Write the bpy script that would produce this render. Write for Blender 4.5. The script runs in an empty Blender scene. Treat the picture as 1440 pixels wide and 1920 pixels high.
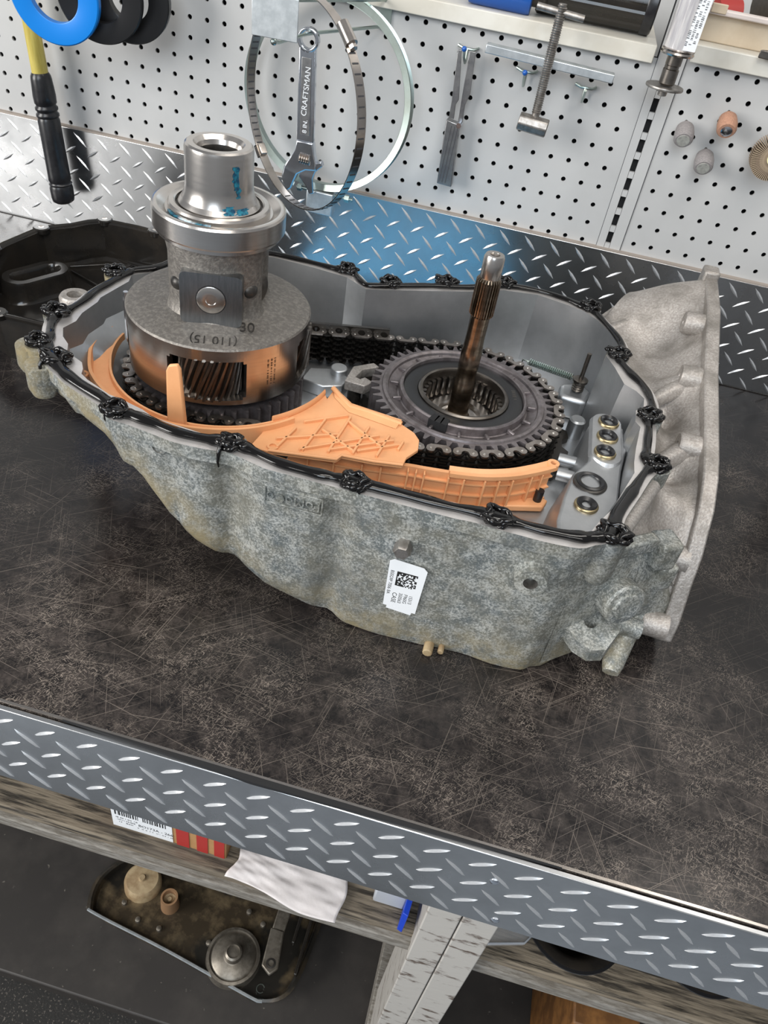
import bpy, bmesh, math, random
from mathutils import Vector, Matrix
random.seed(7)
PI = math.pi
sc = bpy.context.scene
COL = sc.collection

# ---------------------------------------------------------------- camera, world, lights, exposure
# All lengths below are in centimetres (scaled to metres when meshes are built).
# x runs along the bench, y towards the wall (wall face at y=0), z up (bench top at z=0).
def V(*a): return Vector(a)
cam_d = bpy.data.cameras.new('camera'); cam = bpy.data.objects.new('camera', cam_d); COL.objects.link(cam)
right = V(0.9637567, 0.2288176, 0.1371696); down = V(0.2536836, -0.6268885, -0.7366515); fwd = V(-0.0825688, 0.7447505, -0.6622153)
cm_ = Matrix((right, -down, -fwd)).transposed().to_4x4()
cm_.translation = V(0.0, -1.1702, 0.58888)
cam.matrix_world = cm_
cam_d.sensor_fit = 'VERTICAL'; cam_d.sensor_height = 36.0; cam_d.lens = 1447.8 / 1920 * 36.0
cam_d.clip_start = 0.01
sc.camera = cam

w = bpy.data.worlds.new('world'); sc.world = w; w.use_nodes = True
bg = w.node_tree.nodes['Background']; bg.inputs[0].default_value = (0.93, 0.96, 1.0, 1); bg.inputs[1].default_value = 0.24

def area(name, loc, target, sx, sy, power, col):
    l = bpy.data.lights.new(name, 'AREA'); l.shape = 'RECTANGLE'; l.size = sx; l.size_y = sy; l.energy = power; l.color = col
    o = bpy.data.objects.new(name, l); COL.objects.link(o); o.location = loc
    o.rotation_euler = (Vector(target) - Vector(loc)).to_track_quat('-Z', 'Y').to_euler()
    return o
area('door_daylight', (-3.3, -2.7, 1.35), (-0.2, -0.3, 0.1), 2.2, 2.0, 150, (1.0, 0.98, 0.95))
area('sky_window', (-0.05, -3.3, 1.75), (0, -0.3, 0.1), 1.3, 1.3, 30, (0.78, 0.89, 1.0))
area('ceiling_lamp', (0.5, -0.75, 2.1), (0.2, -0.5, 0), 2.4, 0.4, 20, (1.0, 0.95, 0.88))
area('ceiling_lamp_far', (0.3, -2.6, 2.3), (0.1, -0.5, 0), 2.4, 0.5, 22, (1.0, 0.97, 0.93))
sc.view_settings.view_transform = 'Standard'; sc.view_settings.look = 'None'; sc.view_settings.gamma = 1.0
sc.view_settings.exposure = 0.25
try: sc.view_settings.use_curve_mapping = False
except Exception: pass

# ---------------------------------------------------------------- materials
MATS = {}
def mat(name, base, rough=0.5, metal=0.0, c2=None, nscale=60, ndet=5, lo=0.4, hi=0.6, bump=0.0, bscale=200, stretch=None,
        rough2=None, coat=0.0, alpha=1.0, trans=0.0, c3=None, n3=15, lo3=.5, hi3=.6, spec=None, wave=None):
    m = bpy.data.materials.new(name); m.use_nodes = True; nt = m.node_tree; N = nt.nodes; L = nt.links
    b = N['Principled BSDF']
    b.inputs['Base Color'].default_value = (*base, 1); b.inputs['Roughness'].default_value = rough; b.inputs['Metallic'].default_value = metal
    if coat: b.inputs['Coat Weight'].default_value = coat; b.inputs['Coat Roughness'].default_value = 0.05
    if trans: b.inputs['Transmission Weight'].default_value = trans
    if spec is not None: b.inputs['Specular IOR Level'].default_value = spec
    if alpha < 1: b.inputs['Alpha'].default_value = alpha
    tc = N.new('ShaderNodeTexCoord'); mp = N.new('ShaderNodeMapping'); L.new(tc.outputs['Object'], mp.inputs[0])
    if stretch: mp.inputs['Scale'].default_value = stretch
    last = None
    if c2 is not None or rough2 is not None:
        n = N.new('ShaderNodeTexNoise'); n.inputs['Scale'].default_value = nscale; n.inputs['Detail'].default_value = ndet
        n.inputs['Roughness'].default_value = .65
        L.new(mp.outputs[0], n.inputs[0])
        r = N.new('ShaderNodeMapRange'); r.inputs[1].default_value = lo; r.inputs[2].default_value = hi
        L.new(n.outputs[0], r.inputs[0])
        if c2 is not None:
            mx = N.new('ShaderNodeMix'); mx.data_type = 'RGBA'; mx.inputs[6].default_value = (*base, 1); mx.inputs[7].default_value = (*c2, 1)
            L.new(r.outputs[0], mx.inputs[0]); last = mx.outputs[2]
        if rough2 is not None:
            rr = N.new('ShaderNodeMapRange'); rr.inputs[3].default_value = rough; rr.inputs[4].default_value = rough2
            L.new(r.outputs[0], rr.inputs[0]); L.new(rr.outputs[0], b.inputs['Roughness'])
    if c3 is not None:
        n = N.new('ShaderNodeTexNoise'); n.inputs['Scale'].default_value = n3; n.inputs['Detail'].default_value = 4
        L.new(tc.outputs['Object'], n.inputs[0])
        r = N.new('ShaderNodeMapRange'); r.inputs[1].default_value = lo3; r.inputs[2].default_value = hi3; L.new(n.outputs[0], r.inputs[0])
        mx = N.new('ShaderNodeMix'); mx.data_type = 'RGBA'; mx.inputs[7].default_value = (*c3, 1)
        if last: L.new(last, mx.inputs[6])
        else: mx.inputs[6].default_value = (*base, 1)
        L.new(r.outputs[0], mx.inputs[0]); last = mx.outputs[2]
    if last: L.new(last, b.inputs['Base Color'])
    if bump:
        n = N.new('ShaderNodeTexNoise'); n.inputs['Scale'].default_value = bscale; n.inputs['Detail'].default_value = 4
        L.new(mp.outputs[0], n.inputs[0])
        bp = N.new('ShaderNodeBump'); bp.inputs['Strength'].default_value = bump; bp.inputs['Distance'].default_value = 0.001
        L.new(n.outputs[0], bp.inputs['Height']); L.new(bp.outputs[0], b.inputs['Normal'])
    MATS[name] = m; return m

mat('peg_white', (.47, .47, .465), .45, c2=(.42, .42, .415), nscale=5, lo=.45, hi=.7)
mat('shelf_white', (.66, .64, .58), .45, c2=(.56, .53, .46), nscale=8)
mat('dark', (.008, .008, .009), .7)
mat('groove', (.05, .05, .055), .8)
mat('tread_plate', (.62, .63, .64), .24, 1.0, c2=(.44, .45, .46), nscale=7, lo=.35, hi=.7, rough2=.36, bump=.03, bscale=60)
mat('tread_lug', (.72, .73, .74), .33, .75, c2=(.62, .63, .64), nscale=60)
mat('plate_edge', (.36, .31, .27), .6, .2)
mat('case_clean', (.34, .31, .285), .5, .5, c2=(.50, .47, .44), nscale=420, ndet=7, lo=.42, hi=.66, bump=.5, bscale=420, c3=(.19, .175, .155), n3=30, lo3=.46, hi3=.75)
mat('case_inner', (.50, .51, .52), .38, .85, c2=(.38, .39, .40), nscale=14, lo=.35, hi=.65, bump=.06, bscale=350)
mat('machined_rim', (.76, .73, .71), .38, .75, c2=(.66, .63, .61), nscale=40, bump=.02, bscale=400)
mat('sealant', (.004, .0035, .0035), .09, 0, bump=.12, bscale=90, spec=.45)
mat('steel', (.60, .57, .54), .22, 1.0, c2=(.54, .51, .48), nscale=30, stretch=(1, 1, 12), lo=.35, hi=.65, rough2=.27)
mat('steel_dark', (.22, .20, .18), .32, 1.0, c2=(.13, .115, .10), nscale=50, lo=.35, hi=.65)
mat('steel_shaft', (.34, .28, .22), .22, 1.0, c2=(.20, .16, .12), nscale=40, stretch=(1, 1, 3), lo=.4, hi=.6)
mat('cast_iron', (.165, .152, .138), .52, .6, c2=(.25, .232, .208), nscale=260, lo=.45, hi=.62, bump=.6, bscale=420)
mat('pad_steel', (.30, .31, .32), .30, 1.0, c2=(.22, .23, .24), nscale=60, stretch=(8, 8, 1), lo=.35, hi=.65)
mat('black_steel', (.035, .033, .031), .36, .6, c2=(.06, .055, .05), nscale=80)
mat('chain_steel', (.30, .27, .245), .36, 1.0, c2=(.40, .36, .33), nscale=90)
mat('chain_dark', (.05, .046, .042), .38, .9)
mat('sprocket_steel', (.25, .225, .23), .42, .75, c2=(.17, .15, .15), nscale=90, bump=.12, bscale=300)
mat('rivet', (.72, .69, .64), .25, 1.0)
mat('orange', (.80, .40, .19), .42, 0, c2=(.74, .36, .165), nscale=25, spec=.4)
mat('rubber', (.012, .012, .013), .32)
mat('brass_ring', (.42, .34, .20), .3, 1.0)
mat('black_plastic', (.012, .011, .010), .16, 0, bump=.04, bscale=140, c2=(.02, .017, .014), nscale=20)
mat('label_white', (.74, .76, .78), .45)
mat('ink', (.012, .012, .012), .6)
mat('grease', (.008, .05, .10), .2, 0, c2=(.02, .20, .28), nscale=260, lo=.42, hi=.62, coat=.5)
mat('blue_plastic', (.0, .19, .63), .35)
mat('blue_tool', (.01, .09, .38), .28)
mat('blue_paint', (.01, .05, .45), .35)
mat('fibreglass', (.60, .50, .13), .4, c2=(.46, .36, .07), nscale=90, stretch=(1, 1, .1), lo=.4, hi=.6)
mat('grip_black', (.012, .012, .014), .30, c2=(.02, .02, .022), nscale=90)
mat('zinc', (.46, .54, .51), .32, 1.0, c2=(.38, .43, .39), nscale=20, lo=.4, hi=.65)
mat('zinc_dull', (.52, .56, .58), .42, .9, c2=(.66, .70, .72), nscale=70, lo=.4, hi=.65, bump=.05)
mat('stainless', (.58, .53, .49), .22, 1.0, c2=(.45, .41, .37), nscale=20)
mat('chrome', (.66, .69, .74), .20, 1.0, c2=(.55, .58, .63), nscale=50, lo=.4, hi=.7)
mat('tool_grey', (.27, .27, .28), .34, .9, c2=(.36, .36, .36), nscale=60)
mat('rusty_steel', (.25, .23, .21), .42, .9, c2=(.38, .36, .34), nscale=120, bump=.2)
mat('stone_grey', (.20, .185, .185), .85, c2=(.26, .24, .235), nscale=600, bump=.4, bscale=900)
mat('stone_tan', (.42, .23, .15), .85, c2=(.34, .18, .12), nscale=500, bump=.4, bscale=900)
mat('flap_tan', (.23, .17, .12), .9, c2=(.32, .25, .17), nscale=300)
mat('cap_grey', (.36, .36, .33), .55, c2=(.26, .26, .24), nscale=150)
mat('cream', (.75, .70, .42), .6)
mat('clear_label', (.78, .76, .75), .12, .35, c2=(.55, .53, .55), nscale=30, stretch=(6, 6, .6))
mat('box_cream', (.62, .52, .39), .5, c2=(.55, .44, .31), nscale=14)
mat('tray_pink', (.70, .62, .58), .5)
mat('beam_wood', (.20, .165, .12), .8, c2=(.025, .02, .014), nscale=14, stretch=(1, 14, 14), ndet=9, lo=.46, hi=.60, bump=.8, bscale=30, c3=(.10, .08, .06), n3=9, lo3=.5, hi3=.72)
mat('leg_paint', (.40, .38, .35), .7, c2=(.09, .065, .05), nscale=30, stretch=(1, 1, 2.5), ndet=9, lo=.56, hi=.66, bump=.4, bscale=60)
mat('beam_edge', (.24, .225, .20), .8, c2=(.13, .115, .095), nscale=40, stretch=(1, 6, 6), bump=.4, bscale=70)
mat('dark_board', (.024, .021, .019), .55, c2=(.040, .035, .031), nscale=12, lo=.45, hi=.7, bump=.1, bscale=60, c3=(.11, .10, .085), n3=110, lo3=.70, hi3=.74)
mat('mat_speckle', (.018, .017, .016), .9, c2=(.16, .14, .12), nscale=260, lo=.58, hi=.66, bump=.8, bscale=300)
mat('concrete', (.22, .24, .27), .65, c2=(.16, .18, .20), nscale=5, bump=.1)
mat('cardboard', (.40, .22, .09), .75, c2=(.36, .19, .07), nscale=40)
mat('red_print', (.36, .025, .02), .6)
mat('paper', (.70, .66, .65), .8, c2=(.62, .58, .57), nscale=20, bump=1.0, bscale=55)
mat('oily_steel', (.045, .034, .022), .30, .3, c2=(.16, .12, .07), nscale=22, lo=.46, hi=.66, c3=(.02, .018, .015), n3=12, lo3=.5, hi3=.6, bump=.15, bscale=90)
mat('oily_grey', (.12, .105, .085), .38, .6, c2=(.20, .18, .15), nscale=60)
mat('filter_tan', (.38, .29, .17), .55, c2=(.25, .17, .09), nscale=40)
mat('copper_ring', (.33, .19, .10), .45, .3)
mat('clear_plastic', (.80, .80, .80), .08, 0, alpha=.22)
mat('pale_plastic', (.40, .42, .45), .4)
mat('amber_wood', (.25, .11, .03), .6, c2=(.13, .055, .015), nscale=30)
mat('reflected_blue', (.20, .60, .95), .9, c2=(.15, .52, .92), nscale=90, bump=.4, bscale=200)
mat('skin', (.55, .34, .26), .5)

def node_kit(name):
    m = bpy.data.materials.new(name); m.use_nodes = True; nt = m.node_tree; N = nt.nodes; L = nt.links
    b = N['Principled BSDF']; tc = N.new('ShaderNodeTexCoord')
    class K: pass
    k = K(); k.m, k.N, k.L, k.b, k.tc = m, N, L, b, tc
    def noise(scale, det, vec=None, rough=.6):
        n = N.new('ShaderNodeTexNoise'); n.inputs['Scale'].default_value = scale; n.inputs['Detail'].default_value = det; n.inputs['Roughness'].default_value = rough
        L.new(vec if vec else tc.outputs['Object'], n.inputs[0]); return n.outputs[0]
    def rng(x, a, bb, c=0, d=1):
        r = N.new('ShaderNodeMapRange'); r.inputs[1].default_value = a; r.inputs[2].default_value = bb; r.inputs[3].default_value = c; r.inputs[4].default_value = d
        L.new(x, r.inputs[0]); return r.outputs[0]
    def op(o, x, y):
        q = N.new('ShaderNodeMath'); q.operation = o; L.new(x, q.inputs[0])
        if isinstance(y, (float, int)): q.inputs[1].default_value = y
        else: L.new(y, q.inputs[1])
        return q.outputs[0]
    def mapping(rot=0, scale=(1, 1, 1), loc=(0, 0, 0)):
        mr = N.new('ShaderNodeMapping'); L.new(tc.outputs['Object'], mr.inputs[0]); mr.inputs['Rotation'].default_value = (0, 0, math.radians(rot))
        mp = N.new('ShaderNodeMapping'); L.new(mr.outputs[0], mp.inputs[0])
        mp.inputs['Scale'].default_value = scale; mp.inputs['Location'].default_value = loc; return mp.outputs[0]
    def mix(f, a, c):
        mx = N.new('ShaderNodeMix'); mx.data_type = 'RGBA'; L.new(f, mx.inputs[0])
        for i, q in ((6, a), (7, c)):
            if isinstance(q, tuple): mx.inputs[i].default_value = (*q, 1)
            else: L.new(q, mx.inputs[i])
        return mx.outputs[2]
    def bump(h, st, dist):
        bp = N.new('ShaderNodeBump'); bp.inputs['Strength'].default_value = st; bp.inputs['Distance'].default_value = dist
        L.new(h, bp.inputs['Height']); L.new(bp.outputs[0], b.inputs['Normal'])
    k.noise, k.rng, k.op, k.mapping, k.mix, k.bump = noise, rng, op, mapping, mix, bump
    MATS[name] = m
    return k
def bench_mat():
    k = node_kit('bench_top'); noise, rng, op = k.noise, k.rng, k.op
    sep = k.N.new('ShaderNodeSeparateXYZ'); k.L.new(k.tc.outputs['Object'], sep.inputs[0])
    front_ramp = rng(sep.outputs[1], -.12, -.42, 0, .22)                    # paler and more scratched towards the front edge
    wear_and_ramp = rng(op('ADD', noise(6, 5), front_ramp), .46, .78)
    def layer(items, w):
        tot = None
        for i, (ang, sc_, st, lo) in enumerate(items):
            x = rng(noise(sc_, 1, k.mapping(ang, (1.0 / st, 1, 1), (i * 3.1 + st, i * 1.7, 0)), .5), lo, lo + .02)
            tot = x if tot is None else op('MAXIMUM', tot, x)
        return tot
    long_ = layer([(12, 800, 90, .69), (-38, 860, 110, .695), (65, 820, 84, .70), (140, 900, 100, .695), (-8, 840, 120, .70), (100, 880, 90, .70)], 0)
    short = layer([(95, 1000, 7, .66), (30, 1100, 8, .66), (165, 1150, 6, .66), (-60, 1080, 7, .66), (10, 1020, 9, .67), (125, 1200, 7, .66)], 0)
    specks = rng(noise(800, 2), .66, .69)
    patch = rng(noise(19, 4), .42, .62)
    scr = op('MAXIMUM', op('MULTIPLY', long_, op('ADD', op('MULTIPLY', wear_and_ramp, .35), .10)), op('MULTIPLY', op('MAXIMUM', short, specks), op('MULTIPLY', patch, rng(wear_and_ramp, 0, 1, .14, .8))))
    haze = op('MULTIPLY', rng(noise(60, 8, rough=.8), .42, .78), wear_and_ramp)
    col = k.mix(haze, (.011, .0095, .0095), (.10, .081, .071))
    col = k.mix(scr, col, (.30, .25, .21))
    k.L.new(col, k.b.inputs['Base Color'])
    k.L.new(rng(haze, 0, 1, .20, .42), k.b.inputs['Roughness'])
    k.b.inputs['Specular IOR Level'].default_value = .38
    k.bump(scr, .12, .0006)
def cast_mat():
    # weathered die cast skin: pale oxide flecks on grey, with yellow road grime gathered in patches and low on the wall
    k = node_kit('case_cast'); noise, rng, op = k.noise, k.rng, k.op
    fine = noise(480, 4, k.mapping(0, (1, 1, 1)), .7)
    mid = noise(70, 6, None, .7); big = noise(13, 4)
    fl = rng(op('ADD', op('MULTIPLY', fine, .65), op('MULTIPLY', mid, .45)), .50, .66)
    col = k.mix(fl, (.125, .145, .15), (.50, .515, .50))
    dark = rng(big, .50, .68)
    col = k.mix(op('MULTIPLY', dark, .55), col, (.10, .11, .112))
    sep = k.N.new('ShaderNodeSeparateXYZ'); k.L.new(k.tc.outputs['Object'], sep.inputs[0])
    edge = k.N.new('ShaderNodeMath'); edge.operation = 'MULTIPLY_ADD'; k.L.new(sep.outputs[0], edge.inputs[0]); edge.inputs[1].default_value = .75; edge.inputs[2].default_value = .015
    e2 = op('MINIMUM', edge.outputs[0], 0.0); e2 = op('ADD', e2, sep.outputs[2])
    low = rng(e2, .05, .0)
    grime = op('MULTIPLY', rng(noise(22, 6, None, .7), .36, .60), rng(low, 0, 1, .26, .9))
    col = k.mix(grime, col, (.33, .27, .15))
    k.L.new(col, k.b.inputs['Base Color'])
    k.b.inputs['Metallic'].default_value = .25; k.b.inputs['Roughness'].default_value = .5
    k.bump(op('ADD', fine, mid), .32, .0008)
cast_mat()
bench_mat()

# ---------------------------------------------------------------- mesh helpers
S = 0.01
class MB:
    def __init__(s): s.v = []; s.f = []
    def add(s, vs, fs):
        k = len(s.v); s.v += [tuple(x) for x in vs]; s.f += [tuple(i + k for i in f) for f in fs]; return s
    def box(s, c, d, rot=None):
        x, y, z = d[0] / 2, d[1] / 2, d[2] / 2
        vs = [Vector((a * x, b * y, e * z)) for e in (-1, 1) for b in (-1, 1) for a in (-1, 1)]
        if rot is not None: vs = [rot @ q for q in vs]
        return s.add([q + Vector(c) for q in vs], [(0, 2, 3, 1), (4, 5, 7, 6), (0, 1, 5, 4), (2, 6, 7, 3), (0, 4, 6, 2), (1, 3, 7, 5)])
    def prism(s, poly, a, b, axis='z', inset=0):
        n = len(poly)
        def P(p, h): return (p[0], p[1], h) if axis == 'z' else ((p[0], h, p[1]) if axis == 'y' else (h, p[0], p[1]))
        vs = [P(p, a) for p in poly] + [P(p, b) for p in poly]
        return s.add(vs, [tuple(range(n))[::-1], tuple(range(n, 2 * n))] + [(i, (i + 1) % n, n + (i + 1) % n, n + i) for i in range(n)])
    def ring(s, outer, inner, a, b, axis='z'):
        n = len(outer)
        def P(p, h): return (p[0], p[1], h) if axis == 'z' else ((p[0], h, p[1]) if axis == 'y' else (h, p[0], p[1]))
        vs = [P(p, a) for p in outer] + [P(p, a) for p in inner] + [P(p, b) for p in outer] + [P(p, b) for p in inner]
        fs = []
        for i in range(n):
            j = (i + 1) % n
            fs += [(i, j, 2 * n + j, 2 * n + i), (n + j, n + i, 3 * n + i, 3 * n + j), (2 * n + i, 2 * n + j, 3 * n + j, 3 * n + i), (j, i, n + i, n + j)]
        return s.add(vs, fs)
    def loft(s, rings, closed=True, cap0=False, cap1=False, wrap=False):
        n = len(rings[0]); vs = [p for r in rings for p in r]; fs = []
        m = len(rings)
        for k in range(m if wrap else m - 1):
            k2 = (k + 1) % m
            for i in range(n if closed else n - 1):
                j = (i + 1) % n; fs.append((k * n + i, k * n + j, k2 * n + j, k2 * n + i))
        if cap0: fs.append(tuple(range(n))[::-1])
        if cap1: fs.append(tuple(range((m - 1) * n, m * n)))
        return s.add(vs, fs)
    def lathe(s, prof, c=(0, 0, 0), n=48, M=None, cap0=False, cap1=False, wrap=False):
        rings = []
        for r, z in prof:
            ring = [Vector((r * math.cos(2 * PI * i / n), r * math.sin(2 * PI * i / n), z)) for i in range(n)]
            if M is not None: ring = [M @ q for q in ring]
            rings.append([q + Vector(c) for q in ring])
        return s.loft(rings, True, cap0, cap1, wrap)
    def cyl(s, a, b, r, n=16, r2=None):
        a, b = Vector(a), Vector(b); d = (b - a); M = d.to_track_quat('Z', 'Y').to_matrix()
        return s.lathe([(r, 0), (r if r2 is None else r2, d.length)], a, n, M, True, True)
    def tube(s, path, r, n=8, closed=False, flat=None, up=None):
        P = [Vector(p) for p in path]; m = len(P); rings = []; prev = None
        for i in range(m):
            t = (P[(i + 1) % m] - P[i - 1]) if closed else (P[min(i + 1, m - 1)] - P[max(i - 1, 0)])
            t.normalize()
            u = Vector(up) if up else (Vector((0, 0, 1)) if abs(t.z) < .95 else Vector((1, 0, 0)))
            if prev is not None and not up: u = prev
            a = t.cross(u)
            if a.length < 1e-4: a = t.cross(Vector((0, 1, 0.1)))
            a.normalize(); b = a.cross(t); prev = b
            rr = r[i] if isinstance(r, (list, tuple)) else r
            fa, fb = (1, 1) if flat is None else flat
            rings.append([P[i] + a * (rr * fa * math.cos(2 * PI * k / n)) + b * (rr * fb * math.sin(2 * PI * k / n)) for k in range(n)])
        return s.loft(rings, True, not closed, not closed, closed)
    def sphere(s, c, r, n=12, m=8, sq=(1, 1, 1)):
        rings = []
        for k in range(1, m):
            a = -PI / 2 + PI * k / m
            rings.append([(c[0] + sq[0] * r * math.cos(a) * math.cos(2 * PI * i / n), c[1] + sq[1] * r * math.cos(a) * math.sin(2 * PI * i / n), c[2] + sq[2] * r * math.sin(a)) for i in range(n)])
        return s.loft(rings, True, True, True)
    def mesh(s, name, mt, off=(0, 0, 0), smooth=40):
        me = bpy.data.meshes.new(name)
        me.from_pydata([((x - off[0]) * S, (y - off[1]) * S, (z - off[2]) * S) for x, y, z in s.v], [], s.f)
        bm = bmesh.new(); bm.from_mesh(me); bmesh.ops.recalc_face_normals(bm, faces=bm.faces); bm.to_mesh(me); bm.free()
        me.materials.append(MATS[mt])
        if smooth:
            me.polygons.foreach_set('use_smooth', [True] * len(me.polygons)); me.set_sharp_from_angle(angle=math.radians(smooth))
        me.update(); return me
    def build(s, name, mt, parent=None, smooth=40, bevel=0, seg=2):
        off = ORG.get(parent.name, (0, 0, 0)) if parent else None
        if off is None:
            xs = [q[0] for q in s.v]; ys = [q[1] for q in s.v]; zs = [q[2] for q in s.v]
            off = ((min(xs) + max(xs)) / 2, (min(ys) + max(ys)) / 2, min(zs))
        o = bpy.data.objects.new(name, s.mesh(name, mt, off, smooth)); COL.objects.link(o)
        if parent: o.parent = parent; ORG[o.name] = off
        else: o.location = [a * S for a in off]; ORG[o.name] = off
        if bevel:
            md = o.modifiers.new('bevel', 'BEVEL'); md.width = bevel * S; md.segments = seg; md.limit_method = 'ANGLE'; md.angle_limit = math.radians(35)
        return o
ORG = {}
def tag(o, label=None, cat=None, group=None, kind=None):
    if label: o['label'] = label
    if cat: o['category'] = cat
    if group: o['group'] = group
    if kind: o['kind'] = kind
    return o
def thing(name, loc, label, cat, group=None):
    o = bpy.data.objects.new(name, None); COL.objects.link(o); o.empty_display_size = .02
    o.location = [a * S for a in loc]; ORG[o.name] = tuple(loc); tag(o, label, cat, group); return o
def struct(o): o['kind'] = 'structure'; return o
def inst(name, me, parent, loc, rot=(0, 0, 0), scale=(1, 1, 1)):
    o = bpy.data.objects.new(name, me); COL.objects.link(o); off = ORG.get(parent.name, (0, 0, 0)) if parent else (0, 0, 0)
    if parent: o.parent = parent
    o.location = [(a - b) * S for a, b in zip(loc, off)]; o.rotation_euler = rot; o.scale = scale
    ORG[o.name] = tuple(loc); return o
def circ(cx, cy, r, n=24, a0=0, a1=2 * PI, full=True):
    k = n if full else n - 1
    return [(cx + r * math.cos(a0 + (a1 - a0) * i / k), cy + r * math.sin(a0 + (a1 - a0) * i / k)) for i in range(n)]
def smooth_path(pts, per=4, closed=True):
    P = [Vector(p) for p in pts]; n = len(P); out = []
    for i in range(n if closed else n - 1):
        if closed: a, b, c, d = P[i - 1], P[i], P[(i + 1) % n], P[(i + 2) % n]
        else: a, b, c, d = P[max(i - 1, 0)], P[i], P[i + 1], P[min(i + 2, n - 1)]
        for k in range(per):
            t = k / per
            out.append(.5 * ((2 * b) + (c - a) * t + (2 * a - 5 * b + 4 * c - d) * t * t + (3 * b - a - 3 * c + d) * t ** 3))
    if not closed: out.append(P[-1])
    return out
def offset2(pts, d):
    n = len(pts); out = []
    for i in range(n):
        a = Vector(pts[i - 1][:2]); c = Vector(pts[(i + 1) % n][:2]); t = (c - a).normalized()
        out.append((pts[i][0] + t.y * d, pts[i][1] - t.x * d))
    return out
def text(name, body, size, M, mt, parent, ext=0.01, off=0.0):
    cu = bpy.data.curves.new(name, 'FONT'); cu.body = body; cu.size = size; cu.extrude = ext; cu.align_x = 'CENTER'; cu.align_y = 'CENTER'; cu.offset = off
    tmp = bpy.data.objects.new(name + '_tmp', cu); COL.objects.link(tmp)
    dg = bpy.context.evaluated_depsgraph_get(); dg.update()
    me = bpy.data.meshes.new_from_object(tmp.evaluated_get(dg)); bpy.data.objects.remove(tmp)
    b = MB(); b.add([M @ v.co for v in me.vertices], [tuple(p.vertices) for p in me.polygons])
    return b.build(name, mt, parent, smooth=0)
def microprint(name, M, length, h, mt, parent, seed, fill=.6):
    # a line of print too fine to read: short upright strokes
    rnd = random.Random(seed); b = MB(); x = -length / 2
    while x < length / 2:
        wd = h * (.12 + .2 * rnd.random())
        if rnd.random() < fill + .2:
            hh = h * (.55 + .45 * rnd.random()); c = M @ Vector((x + wd / 2, 0, 0)); b.box(c, (wd, hh, .006), M.to_3x3())
        x += wd + h * (.12 + .25 * rnd.random()) + (h * .5 if rnd.random() < .12 else 0)
    return b.build(name, mt, parent, smooth=0)
def frame(o, x, y):
    x = Vector(x).normalized(); y = Vector(y); z = x.cross(y).normalized(); y = z.cross(x)
    M = Matrix((x, y, z)).transposed().to_4x4(); M.translation = Vector(o); return M

# ================================================================ SETTING
tag(MB().box((0, -120, -91), (900, 700, 2)).build('floor', 'concrete'), kind='structure')
back = struct(MB().box((0, 40, 40), (420, 2, 260)).build('wall_back', 'peg_white'))
peg = bpy.data.objects.new('wall_pegboard', None); COL.objects.link(peg); struct(peg); ORG[peg.name] = (0, 0, 0)
def peg_panel(xs, zs, x0, x1, z0, z1):
    b = MB(); p = 2.54; r = .33; n = 12
    for x in xs:
        for z in zs:
            sq = []
            for i in range(n):
                a = 2 * PI * i / n + PI / 4; m = max(abs(math.cos(a)), abs(math.sin(a)))
                sq.append((x + p / 2 * math.cos(a) / m, z + p / 2 * math.sin(a) / m))
            ho = [(x + r * math.cos(2 * PI * i / n + PI / 4), z + r * math.sin(2 * PI * i / n + PI / 4)) for i in range(n)]
            vs = [(q[0], 0, q[1]) for q in sq] + [(q[0], 0, q[1]) for q in ho] + [(q[0], .3, q[1]) for q in ho]
            fs = []
            for i in range(n):
                j = (i + 1) % n; fs += [(i, j, n + j, n + i), (n + i, n + j, 2 * n + j, 2 * n + i)]
            b.add(vs, fs)
    X0, X1, Z0, Z1 = xs[0] - p / 2, xs[-1] + p / 2, zs[0] - p / 2, zs[-1] + p / 2
    for (a, c, d, e) in ((x0, X0, z0, z1), (X1, x1, z0, z1), (X0, X1, z0, Z0), (X0, X1, Z1, z1)):
        if c - a > .01 and e - d > .01: b.add([(a, 0, d), (c, 0, d), (c, 0, e), (a, 0, e)], [(0, 1, 2, 3)])
    return b.build('panel', 'peg_white', peg, smooth=30)
X0 = -54.94
peg_panel([X0 + 2.54 * u for u in range(-15, 26)], [17.02 + 2.54 * v for v in range(0, 10)], -96, 10.75, 2, 41.2)
peg_panel([15.9 + 2.54 * u for u in range(0, 14)], [17.98 + 2.54 * v for v in range(0, 10)], 14.3, 53, 2, 42.3)
MB().box((-20, 2.0, 22), (160, .4, 38)).build('backing', 'dark', peg)
# slotted upright between the two panels
up = struct(MB().box((12.5, .75, 32), (3.6, .3, 62)).build('trim_1', 'dark'))
b = MB()
for x0, x1 in ((10.75, 11.95), (12.65, 14.3)): b.box(((x0 + x1) / 2, .05, 32), (x1 - x0 - .12, .5, 62))
for k in range(10): b.box((12.3, .05, 18.2 - 1.27 + 2.54 * k), (.72, .5, .85))
b.box((12.3, .05, 54), (.72, .5, 26)); b.box((12.3, .05, 10), (.72, .5, 12))
b.build('upright_face', 'peg_white', up)
b = MB()
for x in (10.8, 14.3): b.box((x, -.02, 32), (.10, .14, 62))
b.build('seam', 'groove', up)
# shelf on top of the pegboard, in two bays
def shelf(x0, x1, z, label):
    t = thing('metal_shelf', ((x0 + x1) / 2, 0, z), label, 'shelf')
    MB().box(((x0 + x1) / 2, 15, z - .2), (x1 - x0, 31, .4)).build('deck', 'shelf_white', t, bevel=.08)
    MB().box(((x0 + x1) / 2, -.75, z - 1.0), (x1 - x0, .5, 2.0)).build('front_lip', 'shelf_white', t, bevel=.12)
shelf(-92, 10.2, 42.6, 'cream steel shelf above the pegboard behind the threaded puller')
shelf(14.6, 52, 43.6, 'cream steel shelf holding the beige tray above the grinding stones')

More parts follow.
